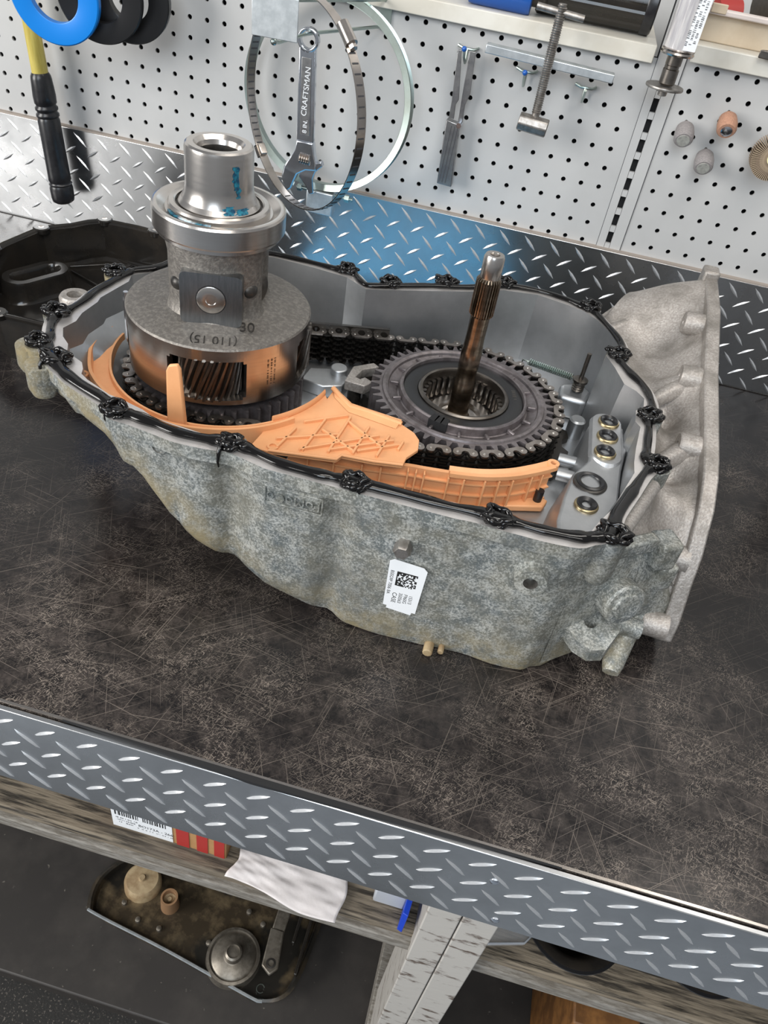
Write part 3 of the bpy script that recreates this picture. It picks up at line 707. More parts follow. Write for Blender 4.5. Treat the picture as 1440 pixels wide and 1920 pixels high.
# ================================================================ DIFFERENTIAL
DX, DY = -27.6, -49.9
dif = thing('differential', (DX, DY, 9), 'tall steel differential carrier with brown ring window and hollow upper hub', 'differential')
def LA(prof, name, mt, n=72, parent=dif, **k): return MB().lathe(prof, (DX, DY, 0), n, **k).build(name, mt, parent, smooth=16)
# ring wall with four windows
WIN = [(-100, -52), (-12, 36), (80, 128), (170, 218)]
def in_win(a):
    a = (a + 180) % 360 - 180
    for lo, hi in WIN:
        for k in (-360, 0, 360):
            if lo <= a + k < hi: return True
    return False
b = MB(); NA = 180; zl = [14.6, 14.7, 15.2, 15.5, 19.2, 19.5, 20.6]
RO = [9.0, 9.12, 9.12, 9.12, 9.12, 9.12, 9.12]
for i in range(NA):
    a0, a1 = 2 * PI * i / NA, 2 * PI * (i + 1) / NA; ad = math.degrees((a0 + a1) / 2)
    edge = min(min(abs(((ad - lo + 180) % 360) - 180), abs(((ad - hi + 180) % 360) - 180)) for lo, hi in WIN)
    for k in range(len(zl) - 1):
        if in_win(ad) and (2 <= k <= 4) and not (k in (2, 4) and edge < 2): continue
        P = lambda a, r, z: (DX + r * math.cos(a), DY + r * math.sin(a), z)
        vs = [P(a0, RO[k], zl[k]), P(a1, RO[k], zl[k]), P(a1, RO[k + 1], zl[k + 1]), P(a0, RO[k + 1], zl[k + 1]), P(a0, 8.2, zl[k]), P(a1, 8.2, zl[k]), P(a1, 8.2, zl[k + 1]), P(a0, 8.2, zl[k + 1])]
        b.add(vs, [(0, 1, 2, 3), (4, 5, 6, 7), (0, 3, 7, 4), (1, 2, 6, 5), (0, 1, 5, 4), (3, 2, 6, 7)])
b.build('ring', 'steel', dif, smooth=20)
LA([(8.2, 20.6), (9.12, 20.6), (9.0, 20.78), (8.6, 20.9), (7.6, 21.1), (6.9, 21.2), (6.2, 21.3), (5.4, 21.5), (4.4, 21.7), (3.0, 21.8)], 'ring_shoulder', 'cast_iron')
LA([(8.2, 15.0), (4, 15.0), (4, 20.4), (8.2, 20.4)], 'ring_core', 'black_steel', 48)
# housing neck: round with bays cut between the two pads
rings = []
for z in [21.2, 21.6, 22.2, 23, 24, 25, 26, 26.8, 27.4, 28.0, 28.4]:
    ring = []
    for i in range(96):
        a = 2 * PI * i / 96; d = math.degrees(a)
        r = 5.2
        for c0 in (-76, 104):                                       # pads
            r += .12 * gau(((d - c0 + 180) % 360) - 180, 0, 26)
        for c0 in (12, 192):                                        # side bays
            k = gau(((d - c0 + 180) % 360) - 180, 0, 20); r -= k * (1.5 if z < 27 else .5)
        f = max(0, (22.3 - z) / 1.1); r += .55 * f * f
        ring.append((DX + r * math.cos(a), DY + r * math.sin(a), z))
    rings.append(ring)
MB().loft(rings).build('housing', 'cast_iron', dif, smooth=60)
for a in (-34, -118, 62, 146):
    q = math.radians(a); MB().sphere((DX + 4.62 * math.cos(q), DY + 4.62 * math.sin(q), 24.3), .95, 16, 10, (1, 1, .85)).build('bay_opening', 'black_steel', dif)
a = math.radians(-20); b = MB(); b.lathe([(1.6, -.3), (1.6, .15), (1.3, .3)], (DX + 4.6 * math.cos(a), DY + 4.6 * math.sin(a), 24.0), 24, Vector((math.cos(a), math.sin(a), 0)).to_track_quat('Z', 'Y').to_matrix(), True, True); b.build('side_gear', 'steel_dark', dif)
for a in (-76, 104):
    q = math.radians(a); nrm_ = Vector((math.cos(q), math.sin(q), 0)); tx = Vector((-math.sin(q), math.cos(q), 0))
    def rr_poly(w_, h0, h1, r_, k=5):
        out = []
        for cx, cz, s0 in ((w_ - r_, h1 - r_, 0), (-w_ + r_, h1 - r_, PI / 2), (-w_ + r_, h0 + r_, PI), (w_ - r_, h0 + r_, 3 * PI / 2)):
            for i in range(k): out.append((cx + r_ * math.cos(s0 + PI / 2 * i / (k - 1)), cz + r_ * math.sin(s0 + PI / 2 * i / (k - 1))))
        return out
    P = rr_poly(2.85, 21.35, 26.4, .55); cpt = Vector((DX, DY, 0))
    rg = [[tuple(cpt + nrm_ * d + tx * u + Vector((0, 0, z))) for u, z in P] for d in (4.4, 5.5, 5.6)]
    pad = MB().loft(rg, True, False, True).build('pad', 'pad_steel', dif, smooth=30)
    Mq = nrm_.to_track_quat('Z', 'Y').to_matrix()
    MB().lathe([(1.32, 5.4), (1.32, 5.66), (1.2, 5.72), (.5, 5.70), (.45, 5.62), (.2, 5.62)], (DX, DY, 23.9), 32, Mq, False, True).build('pin', 'steel', pad)
    MB().lathe([(1.32, 5.615), (1.42, 5.615)], (DX, DY, 23.9), 32, Mq).build('pin_gap', 'dark', pad)
LA([(5.0, 28.1), (5.75, 28.3), (5.75, 28.65), (6.05, 28.75), (6.12, 28.9), (6.12, 30.55), (6.0, 30.75), (5.85, 30.8), (5.6, 30.78), (4.9, 30.3), (4.55, 30.3)], 'collar', 'steel', 96)
LA([(4.65, 30.2), (4.65, 30.75), (4.5, 30.95), (4.1, 31.0), (3.95, 30.9), (3.9, 30.4)], 'bearing_race', 'steel', 80)
LA([(3.9, 30.6), (3.7, 30.65)], 'race_gap', 'black_steel', 64)
LA([(3.75, 30.4), (3.72, 30.9), (3.4, 31.3), (3.15, 31.9), (3.05, 32.6), (3.05, 35.6), (2.98, 35.9), (2.8, 36.05), (2.25, 36.05), (1.95, 35.7), (1.80, 35.3)], 'hub', 'steel', 80)
LA([(1.80, 35.3), (1.74, 35.0), (1.74, 31), (.01, 31)], 'hub_bore', 'black_steel', 48)  # near-black colour stands in for the shade deep in the bore
# helical pinions seen through the ring windows
def pinion(a):
    q = math.radians(a); cx, cy = DX + 6.3 * math.cos(q), DY + 6.3 * math.sin(q); nt_ = 24
    rings = []
    for k in range(9):
        z = 15.1 + 4.4 * k / 8; tw = .55 * k / 8; ring = []
        for i in range(nt_):
            for (o_, r_) in ((0, 2.65), (.3, 2.65), (.45, 3.05), (.75, 3.05)):
                aa = 2 * PI * (i + o_) / nt_ + tw; ring.append((cx + r_ * math.cos(aa), cy + r_ * math.sin(aa), z))
        rings.append(ring)
    return MB().loft(rings, True, True, True).build('pinion', 'steel_dark', dif, smooth=20)
for a in (-76, 12, 104, 194): pinion(a)
a = math.radians(-168); b = MB(); b.tube([(DX + 9.35 * math.cos(a), DY + 9.35 * math.sin(a), z) for z in (15, 16, 18, 19.8, 20.6)], [.3, .35, .35, .35, .25], 8); b.build('clip', 'chrome', dif)
# stamped lettering on the shoulder, etched code on the ring
text('cast_number', '30', 1.5, frame((DX + 6.75 * math.cos(math.radians(-46)), DY + 6.75 * math.sin(math.radians(-46)), 21.62), (math.cos(.35), math.sin(.35), 0), (-.2, .8, .35)), 'black_steel', dif, .05)
text('cast_code', '(110 15)', 1.3, frame((DX + 7.9 * math.cos(math.radians(-72)), DY + 7.9 * math.sin(math.radians(-72)), 21.12), (-math.cos(.30), -math.sin(.30), 0), (.1, -.8, -.35)), 'black_steel', dif, .02)
for a in (-38, -35.5, -33):
    q = math.radians(a); microprint('etched_code', frame((DX + 9.14 * math.cos(q), DY + 9.14 * math.sin(q), 17.8), (0, 0, -1), (-math.sin(q), math.cos(q), 0)), 2.9, .22, 'steel_dark', dif, int(-a * 10))
# grease smears on the hub
def smear(a0, a1, z0, z1, r, seed, nseg=10):
    rnd = random.Random(seed); vs = []; k = 7
    b = MB()
    for j in range(nseg + 1):
        z = z0 + (z1 - z0) * j / nseg
        aw = (a1 - a0) / 2 * (.45 + .7 * rnd.random()); ac = (a0 + a1) / 2 + (a1 - a0) * .25 * (rnd.random() - .5)
        rr_ = r(z) if callable(r) else r
        for i in range(k):
            a = math.radians(ac - aw + 2 * aw * i / (k - 1)); vs.append((DX + (rr_ + .02 + .05 * rnd.random()) * math.cos(a), DY + (rr_ + .02) * math.sin(a), z))
    b.add(vs, [(j * k + i, j * k + i + 1, (j + 1) * k + i + 1, (j + 1) * k + i) for j in range(nseg) for i in range(k - 1)])
    return b.build('grease_smear', 'grease', dif, smooth=60)
smear(-46, -34, 33.0, 35.0, 3.05, 3); smear(-40, -31, 32.0, 33.2, 3.06, 5)
hubr = lambda z: lerp_tab(z, [(30.9, 3.72), (31.3, 3.4), (31.9, 3.15), (32.6, 3.05)])
smear(-62, -44, 31.05, 31.7, hubr, 9, 6); smear(-44, -22, 31.0, 31.45, hubr, 11, 6)
b = MB(); rnd = random.Random(4)
b.tube([(DX + (4.7 + .06 * rnd.random()) * math.cos(math.radians(a)), DY + 4.72 * math.sin(math.radians(a)), 30.36 + .05 * rnd.random()) for a in range(-140, -75, 3)], .12, 6); b.build('grease_line', 'grease', dif)

# ================================================================ CHAIN, SPROCKETS
SX, SY = -1.9, -43.4
ZC = 13.4
R1, R2 = 9.35, 10.75
d = Vector((SX - DX, SY - DY)); Ld = d.length; th = math.atan2(d.y, d.x); off = math.asin((R2 - R1) / Ld)
# external tangent angles
aU = th + PI / 2 + off; aL = th - PI / 2 - off
def chain_path():
    pts = []
    A = aU - 2 * PI if aU > PI else aU
    # right circle from upper tangent clockwise to lower tangent
    n = 200
    a0, a1 = aU, aL
    for i in range(n): a = a0 + (a1 - a0) * i / n; pts.append((SX + R2 * math.cos(a), SY + R2 * math.sin(a)))
    b0 = aL; b1 = aU - 2 * PI
    P = Vector((SX + R2 * math.cos(aL), SY + R2 * math.sin(aL))); Q = Vector((DX + R1 * math.cos(aL), DY + R1 * math.sin(aL)))
    for i in range(n): pts.append(tuple(P.lerp(Q, i / n)))
    for i in range(n): a = b0 + (b1 - b0) * i / n; pts.append((DX + R1 * math.cos(a), DY + R1 * math.sin(a)))
    P = Vector((DX + R1 * math.cos(aU), DY + R1 * math.sin(aU))); Q = Vector((SX + R2 * math.cos(aU), SY + R2 * math.sin(aU)))
    for i in range(n): pts.append(tuple(P.lerp(Q, i / n)))
    return pts
cp = chain_path()
cum = [0]
for i in range(len(cp)): cum.append(cum[-1] + (Vector(cp[(i + 1) % len(cp)]) - Vector(cp[i])).length)
TOT = cum[-1]; NL = round(TOT / 2.68); PIT = TOT / NL
def at_s(s):
    s %= TOT
    lo, hi = 0, len(cp)
    while hi - lo > 1:
        m = (lo + hi) // 2
        if cum[m] <= s: lo = m
        else: hi = m
    t = (s - cum[lo]) / max(1e-6, cum[lo + 1] - cum[lo]); p = Vector(cp[lo % len(cp)]).lerp(Vector(cp[(lo + 1) % len(cp)]), t)
    return p
def plate_outline():
    # +y is the outer side (U notch), -y the inner side
    o = [(-1.28, .12), (-1.18, -.30), (-.78, -.62), (.78, -.62), (1.18, -.30), (1.28, .12)]
    o += [(.8 + .48 * math.cos(a), .16 + .46 * math.sin(a)) for a in [PI * k / 8 for k in range(1, 7)]]
    o += [(.33, .05), (.18, -.10), (0, -.15), (-.18, -.10), (-.33, .05)]
    o += [(-.8 + .48 * math.cos(a), .16 + .46 * math.sin(a)) for a in [PI * k / 8 for k in range(2, 8)]]
    return o
def under_outline():
    return [(-1.26, .1), (-1.1, -.55), (-.75, -.78), (-.35, -.2), (.35, -.2), (.75, -.78), (1.1, -.55), (1.26, .1), (1.0, .42), (-1.0, .42)]
lk = MB().prism(plate_outline(), -.2, 0).mesh('link_plate', 'chain_steel', smooth=30)
un = MB()
for k in range(1, 11):
    sh = PIT / 2 if k % 2 else 0
    un.prism([(x + sh, y) for x, y in under_outline()], -.2 - .36 * k + .05, -.36 * k + .06)
un = un.mesh('link_stack', 'chain_dark', smooth=20)
rv = MB()
for x in (-.8, .8): rv.lathe([(.14, 0), (.12, .05), (.02, .07)], (x, .1, 0), 10, None, False, True)
rv = rv.mesh('rivet_pair', 'rivet')
ch = thing('drive_chain', ((SX + DX) / 2, (SY + DY) / 2, 9.4), 'dark steel toothed drive chain looped round both sprockets', 'chain')
for i in range(NL):
    s = PIT * i; p = at_s(s); t = (at_s(s + .6) - at_s(s - .6)).normalized()
    ang = math.atan2(t.y, t.x)          # path runs clockwise, so outside is on the left of travel
    o = inst('link', un, ch, (p.x, p.y, ZC), (0, 0, ang))
    pl_ = inst('link_plate', lk, o, (p.x, p.y, ZC)); inst('rivet', rv, pl_, (p.x, p.y, ZC))
def gear_poly(cx, cy, r0, r1, nt_, ph=0):
    out = []
    for i in range(nt_):
        for o_, r_ in ((0, r0), (.22, r0), (.42, r1), (.60, r1), (.80, r0)):
            a = 2 * PI * (i + o_) / nt_ + ph; out.append((cx + r_ * math.cos(a), cy + r_ * math.sin(a)))
    return out
spr = thing('clutch_sprocket', (SX, SY, 9.2), 'large dark toothed sprocket hub with black retainer plate and roller bearing', 'sprocket')
gp = gear_poly(SX, SY, 9.35, 10.25, 50); ci = [(SX + 8.9 * math.cos(2 * PI * i / len(gp)), SY + 8.9 * math.sin(2 * PI * i / len(gp))) for i in range(len(gp))]
MB().ring(gp, ci, 9.6, 13.25).build('tooth_ring', 'sprocket_steel', spr, smooth=25)
def LS(prof, name, mt, n=72, parent=spr): return MB().lathe(prof, (SX, SY, 0), n).build(name, mt, parent, smooth=35)
LS([(9.1, 13.25), (9.0, 13.45), (8.7, 13.5), (8.4, 13.35), (8.3, 13.1), (7.3, 12.7), (7.15, 12.75), (7.1, 13.6), (6.95, 13.75), (6.75, 13.7), (6.7, 13.1)], 'web', 'sprocket_steel')
for i in range(16):
    a = 2 * PI * i / 16 + .1; MB().box((SX + 7.7 * math.cos(a), SY + 7.7 * math.sin(a), 13.0), (1.0, .32, .5), Matrix.Rotation(a, 3, 'Z')).build('web_rib', 'sprocket_steel', spr, bevel=.1)
LS([(6.7, 13.1), (6.65, 13.35), (6.4, 13.4), (5.3, 13.4), (5.1, 13.3), (5.1, 12.6)], 'retainer_plate', 'rubber')
b = MB()
for a in (-103, -98, -108): 
    q = math.radians(a); b.box((SX + 7.0 * math.cos(q), SY + 7.0 * math.sin(q), 13.35), (1.2, .75, 1.0), Matrix.Rotation(q, 3, 'Z'))
b.build('oil_notch', 'dark', spr)
microprint('part_mark', frame((SX + 5.85 * math.cos(.35), SY + 5.85 * math.sin(.35), 13.41), (.25, -1, 0), (1, .25, 0)), 2.0, .5, 'steel_dark', spr, 5)
LS([(5.1, 13.0), (5.05, 13.45), (4.85, 13.6), (4.6, 13.55), (4.5, 13.2), (4.5, 9.4)], 'bearing_cup', 'steel_dark')
for i in range(34):
    a = 2 * PI * i / 34
    if i == 0: RL = MB().lathe([(.26, 0), (.30, .15), (.30, 1.9), (.26, 2.05)], (0, 0, 0), 10, None, True, True).mesh('roller', 'steel_dark')
    inst('roller', RL, spr, (SX + 4.3 * math.cos(a), SY + 4.3 * math.sin(a), 10.6))
LS([(4.5, 10.4), (3.6, 10.5), (3.3, 10.9), (2.4, 10.9), (2.2, 10.3), (1.3, 10.2)], 'bearing_floor', 'steel', 48)
# left sprocket below the differential
ls = thing('driven_sprocket', (DX, DY, 9.2), 'dark toothed sprocket under the differential carrier', 'sprocket')
gp = gear_poly(DX, DY, 8.1, 8.9, 44, .05); ci = [(DX + 5 * math.cos(2 * PI * i / len(gp)), DY + 5 * math.sin(2 * PI * i / len(gp))) for i in range(len(gp))]
MB().ring(gp, ci, 9.4, 13.5).build('tooth_ring', 'sprocket_steel', ls, smooth=25)
MB().lathe([(5, 9.2), (5, 14.58)], (DX, DY, 0), 32, None, True, True).build('hub', 'black_steel', ls)

# input shaft
sh = thing('input_shaft', (-2.1, -43.2, 9), 'slim upright splined steel shaft standing in the bearing', 'shaft')
def LSH(prof, name, mt, n=40): return MB().lathe(prof, (-2.1, -43.2, 0), n, None, True, True).build(name, mt, sh, smooth=30)
LSH([(1.45, 9.2), (1.45, 10.4), (1.2, 10.6), (1.15, 11.9), (1.12, 12.1), (1.12, 14.6), (1.08, 14.7), (1.06, 16.4), (1.12, 16.6), (1.12, 18.6), (1.05, 18.9), (1.0, 20.4), (1.02, 22.9)], 'shaft_body', 'steel_shaft')
b = MB(); nt_ = 26; rings = []
for z, k in ((22.7, 0), (22.95, 1), (26.6, 1), (26.9, 0)):
    ring = []
    for i in range(nt_):
        for o_, r_ in ((0, 1.08), (.35, 1.08), (.5, 1.27), (.85, 1.27)):
            a = 2 * PI * (i + o_) / nt_; rr_ = r_ if k else 1.05; ring.append((-2.1 + rr_ * math.cos(a), -43.2 + rr_ * math.sin(a), z))
    rings.append(ring)
b.loft(rings, True, True, True).build('spline', 'steel_shaft', sh, smooth=20)
LSH([(1.0, 26.8), (1.05, 27.0), (1.05, 28.9), (.92, 29.2), (.5, 29.2), (.42, 28.8), (.42, 28.6)], 'shaft_tip', 'steel')
MB().lathe([(.41, 28.75), (.01, 28.75)], (-2.1, -43.2, 0), 16).build('centre_hole', 'dark', sh)

# return spring on its post, tension spring
ps = thing('pivot_pin', (10.8, -34.6, 11.9), 'thin steel pin with coiled spring on a cast boss inside the case', 'pin')
MB().cyl((10.8, -34.6, 11.9), (10.8, -34.6, 17.0), .26, 12).build('pin', 'steel_dark', ps)
b = MB(); b.tube([(10.8 + .62 * math.cos(k * .5), -34.6 + .62 * math.sin(k * .5), 12.05 + .024 * k) for k in range(60)] + [(9.6, -33.6, 13.4)], .13, 6); b.build('coil', 'steel_dark', ps)
b = MB(); b.lathe([(.9, 13.3), (.9, 13.6), (.4, 13.7)], (10.8, -34.6, 0), 16, None, True, True); b.build('cap', 'steel_dark', ps)
ts = thing('tension_spring', (7.6, -32.9, 11.8), 'long shiny coil spring lying behind the sprocket chain', 'spring')
A = V(4.6, -31.6, 12.6); B_ = V(9.9, -33.9, 13.2); ax = (B_ - A).normalized(); u = ax.cross(V(0, 0, 1)).normalized(); v = ax.cross(u)
b = MB(); b.tube([tuple(A + (B_ - A) * (k / 200) + (u * math.cos(k * .72) + v * math.sin(k * .72)) * .36) for k in range(201)], .09, 5); b.build('coil', 'zinc', ts)
b = MB(); b.tube([tuple(A), tuple(A - ax * .8), tuple(A - ax * .9 + V(0, 0, -.6))], .1, 6); b.tube([tuple(B_), tuple(B_ + ax * 1.2)], .1, 6); b.build('hook', 'zinc', ts)

# ================================================================ ORANGE GUIDES
GZ = 14.5
ga = thing('chain_guide', (-20, -58, 13), 'orange plastic chain guide curving round the differential into a ribbed plate', 'chain guide')
def arc_pts(cx, cy, r, a0, a1, n): return [(cx + r * math.cos(math.radians(a0 + (a1 - a0) * i / (n - 1))), cy + r * math.sin(math.radians(a0 + (a1 - a0) * i / (n - 1)))) for i in range(n)]
# channel round the differential: inner lip, groove, outer lip
rings = []; n = 64
for i in range(n):
    a = -180 + (180 - 36) * i / (n - 1); q = math.radians(a); k = i / (n - 1)
    ri = lerp_tab(a, [(-180, 10.8), (-150, 10.9), (-110, 11.6), (-80, 12.1), (-60, 12.2), (-36, 12.2)]); wd = lerp_tab(a, [(-180, 1.6), (-160, 2.2), (-140, 2.2), (-110, 1.7), (-80, 1.4), (-36, 1.2)])
    zt = GZ
    prof = [(ri, zt - 3.2), (ri, zt), (ri + .22, zt), (ri + .3, zt - .45), (ri + wd - .45, zt - .4), (ri + wd - .3, zt + .5), (ri + wd, zt + .5), (ri + wd, zt - 3.2)]
    rings.append([(DX + r * math.cos(q), DY + r * math.sin(q), z) for r, z in prof])
MB().loft(rings, True, True, True).build('curved_channel', 'orange', ga, smooth=40)
PL = arc_pts(DX, DY, 12.2, -44, -8, 16) + [(-15.05, -52.3), (-14.9, -50.6)] + [(-13.6, -51.9), (-12.4, -52.9), (-10.4, -53.0), (-6.9, -53.5), (-5.4, -54.4), (-4.7, -55.4), (-4.5, -57.0), (-5.3, -58.6), (-5.4, -60.0), (-8.2, -60.6), (-11.1, -60.9), (-11.4, -61.7), (-17.6, -62.9), (-19.4, -62.9)]
MB().prism(PL, GZ - .45, GZ - .1).build('web_plate', 'orange', ga, smooth=20, bevel=.06)
# raised lips on plate edges
b = MB()
lip = arc_pts(DX, DY, 12.25, -44, -9, 20); b.tube([(x, y, GZ + .15) for x, y in lip], .22, 8, flat=(.6, 2.0), up=(0, 0, 1))
b.tube([(-14.9, -50.7, GZ + .2), (-13.6, -51.9, GZ + .1), (-12.4, -52.9, GZ + .05), (-10.4, -53.05, GZ + .05), (-6.9, -53.6, GZ)], .25, 8, flat=(1.2, 1.0), up=(0, 0, 1))
b.tube([(-5.4, -60.0, GZ), (-8.2, -60.6, GZ), (-11.1, -60.9, GZ), (-11.4, -61.7, GZ), (-17.6, -62.9, GZ)], .16, 8)
b.build('edge_lip', 'orange', ga, smooth=60)
wedge = [(-15.9, -51.0, GZ - .2), (-14.9, -50.5, GZ + .1), (-12.3, -53.0, GZ), (-13.9, -54.0, GZ)]
b = MB(); b.loft([[(-15.0, -50.4, GZ + .35), (-12.4, -52.6, GZ + .25), (-7.0, -53.2, GZ + .2)], [(-14.4, -51.9, GZ - .05), (-12.4, -53.8, GZ - .05), (-7.3, -54.6, GZ - .05)]], False); b.build('sloped_face', 'orange', ga)
def rib(a, c, h=.34, wd=.24, z=GZ - .1):
    a_, c_ = Vector((*a, z + h / 2 - .02)), Vector((*c, z + h / 2 - .02)); dd = c_ - a_
    return MB().box((a_ + c_) / 2, (dd.length, wd, h), Matrix.Rotation(math.atan2(dd.y, dd.x), 3, 'Z')).build('rib', 'orange', ga, bevel=.05)
for a, c in (((-17.0, -62.2), (-16.3, -58.7)), ((-14.7, -61.7), (-14.1, -56.2)), ((-12.4, -61.0), (-11.9, -54.8)), ((-10.2, -60.3), (-9.8, -55.6)), ((-8.0, -59.8), (-7.6, -56.2)), ((-6.3, -58.0), (-6.1, -56.6)),
             ((-17.5, -61.0), (-12.2, -58.0)), ((-15.0, -61.7), (-8.5, -56.6)), ((-12.3, -60.6), (-7.0, -56.8)), ((-9.9, -59.8), (-6.3, -57.2)), ((-15.9, -57.4), (-12.2, -54.6)), ((-13.9, -57.9), (-10.2, -60.0)), ((-11.9, -55.6), (-8.0, -58.2))): rib(a, c)
MB().ring(circ(-17.4, -62.2, .55, 16), circ(-17.4, -62.2, .33, 16), GZ - .2, GZ + .1).build('pin_eye', 'orange', ga)
# tall blade and the small eye
b = MB(); b.loft([[(-27.55, -62.9, 13.4), (-25.7, -62.75, 13.4), (-25.7, -62.2, 13.4), (-27.55, -62.35, 13.4)], [(-27.35, -62.9, 20.3), (-26.05, -62.8, 20.6), (-26.05, -62.35, 20.6), (-27.35, -62.4, 20.3)], [(-27.1, -62.85, 20.9), (-26.3, -62.8, 21.15), (-26.3, -62.4, 21.15), (-27.1, -62.45, 20.9)]], True, True, True)
b.build('blade', 'orange', ga, smooth=20, bevel=.12)
e_ = (DX + 13.8 * math.cos(math.radians(-143)), DY + 13.8 * math.sin(math.radians(-143)))
MB().ring(circ(*e_, .6, 16), circ(*e_, .36, 16), 12.2, 14.2).build('pin_eye', 'orange', ga)
# second guide: ribbed upright rail under the front strand
gb = thing('chain_rail', (-3, -58, 9.2), 'orange plastic ribbed rail standing along the chain below the sprocket', 'chain guide')
TOPB = smooth_path([(-16.6, -59.6, 0), (-12, -59.4, 0), (-8.5, -58.9, 0), (-5.0, -58.2, 0), (-3.4, -58.0, 0), (-.3, -57.5, 0), (2.3, -56.8, 0), (4.8, -55.6, 0), (7.0, -54.0, 0), (8.6, -52.6, 0)], 4, False)
def off_path(P, dd):
    out = []
    for i in range(len(P)):
        t = (P[min(i + 1, len(P) - 1)] - P[max(i - 1, 0)]).normalized(); out.append((P[i].x + t.y * dd, P[i].y - t.x * dd))
    return out
rings = []
pin_, pout = off_path(TOPB, -.2), off_path(TOPB, .25)
MB().loft([[(*p, 9.3) for p in pout], [(*p, 13.3) for p in pout], [(*p, 13.3) for p in pin_], [(*p, 9.3) for p in pin_]], False, False, False, True).build('rail_wall', 'orange', gb, smooth=40)
k0 = int(len(TOPB) * .52); po2, pi2 = off_path(TOPB, .75)[k0:], off_path(TOPB, -.55)[k0:]
MB().loft([[(*p, 13.2) for p in po2], [(*p, 13.65) for p in po2], [(*p, 13.65) for p in off_path(TOPB, .3)[k0:]], [(*p, 13.3) for p in off_path(TOPB, .0)[k0:]], [(*p, 13.6) for p in pi2], [(*p, 13.0) for p in pi2]], False, False, False, True).build('top_lip', 'orange', gb, smooth=40)
MB().ring(circ(8.75, -52.4, .62, 20), circ(8.75, -52.4, .3, 20), 13.0, 13.6).build('end_eye', 'orange', gb)
for zz in (9.4, 10.9, 12.3):
    po3 = off_path(TOPB, .6)
    MB().loft([[(*p, zz) for p in po3], [(*p, zz + .16) for p in po3], [(*p, zz + .16) for p in pout], [(*p, zz) for p in pout]], False, False, False, True).build('long_rib', 'orange', gb, smooth=40)
for k in range(1, 15):
    i = int(k / 15 * (len(TOPB) - 1)); t = (TOPB[min(i + 1, len(TOPB) - 1)] - TOPB[i - 1]).normalized()
    p = TOPB[i] + Vector((t.y, -t.x, 0)) * .5
    MB().box((p.x, p.y, 11.2), (.17, .62, 3.8), Matrix.Rotation(math.atan2(t.y, t.x), 3, 'Z')).build('cross_rib', 'orange', gb, bevel=.04)
b = MB(); b.prism([(5.0, -56.4), (8.9, -55.0), (9.3, -53.8), (8.4, -53.4), (5.2, -55.2)], 9.15, 9.9); b.build('end_foot', 'orange', gb, bevel=.15)
MB().cyl((8.2, -54.2, 9.9), (8.2, -54.2, 11.2), .45, 14).build('end_pin', 'rubber', gb)

# ================================================================ BLACK COVER
cov = thing('side_cover', (-56, -25, 0), 'glossy black plastic transmission cover lying open side up behind the case', 'cover')
C0 = [(-69.8, -16.4), (-66.6, -13.0), (-65.2, -10.6), (-63.4, -8.9), (-58, -8.5), (-52, -8.7), (-47.0, -11.5), (-44.6, -18), (-44.6, -30), (-46.2, -39.5), (-50, -41.2), (-56, -41.2), (-61, -41.4), (-66.5, -38.5), (-70.8, -33), (-71.2, -24)]
cc = Vector((-57.5, -25))
def shr(k, dz): return [(cc.x + (x - cc.x) * k, cc.y + (y - cc.y) * k, dz) for x, y in C0]
MB().loft([shr(1.0, 6.6), shr(1.005, 7.0), shr(.985, 7.15), shr(.955, 7.0), shr(.935, 6.7), shr(.90, 1.6), shr(.86, 1.2), shr(.4, 1.2)], True, False, True).build('tray', 'black_plastic', cov, smooth=28)
MB().loft([shr(.955, 6.6), shr(.92, .0), shr(.4, 0)], True, False, True).build('outer_wall', 'black_plastic', cov, smooth=28)
for x, y in ((-69.3, -16.7), (-63.2, -9.2), (-55.0, -8.9), (-60.5, -41.0), (-71, -26)):
    o = MB().lathe([(1.15, 6.4), (1.2, 7.05), (1.05, 7.2), (.4, 7.2)], (x, y, 0), 20).build('bolt_eye', 'black_plastic', cov)
    MB().lathe([(.4, 7.19), (.01, 7.15)], (x, y, 0), 14).build('eye_sleeve', 'stainless', o)
def stad(cx, cy, hl, r, ang, n=20):
    out = []
    for i in range(n):
        a = 2 * PI * i / n; s_ = 1 if math.cos(a) >= 0 else -1; x = s_ * hl + r * math.cos(a); y = r * math.sin(a)
        out.append((cx + x * math.cos(ang) - y * math.sin(ang), cy + x * math.sin(ang) + y * math.cos(ang)))
    return out
an = math.radians(62)
bx_, by_ = -66.0, -24.5
MB().loft([[(*p, z) for p in stad(bx_, by_, 2.3, r, an, 32)] for r, z in ((3.2, 1.2), (2.8, 1.7), (2.6, 3.6), (2.4, 4.1), (1.5, 4.1), (1.2, 3.7), (1.2, 1.0))], True).build('port', 'black_plastic', cov, smooth=40)
MB().prism(stad(bx_, by_, 2.3, 1.2, an, 32), 1.0, 1.25).build('port_hole', 'dark', cov)
for a, c_ in (((-65, -17), (-54, -22)), ((-58, -11), (-60, -27)), ((-62, -10), (-50, -13)), ((-66, -16), (-60, -11.5)), ((-58.5, -20), (-49, -27))):
    a_, c2_ = Vector((*a, 1.3)), Vector((*c_, 1.3)); dd = c2_ - a_
    MB().box((a_ + c2_) / 2, (dd.length, .5, .7), Matrix.Rotation(math.atan2(dd.y, dd.x), 3, 'Z')).build('floor_rib', 'black_plastic', cov, bevel=.15)

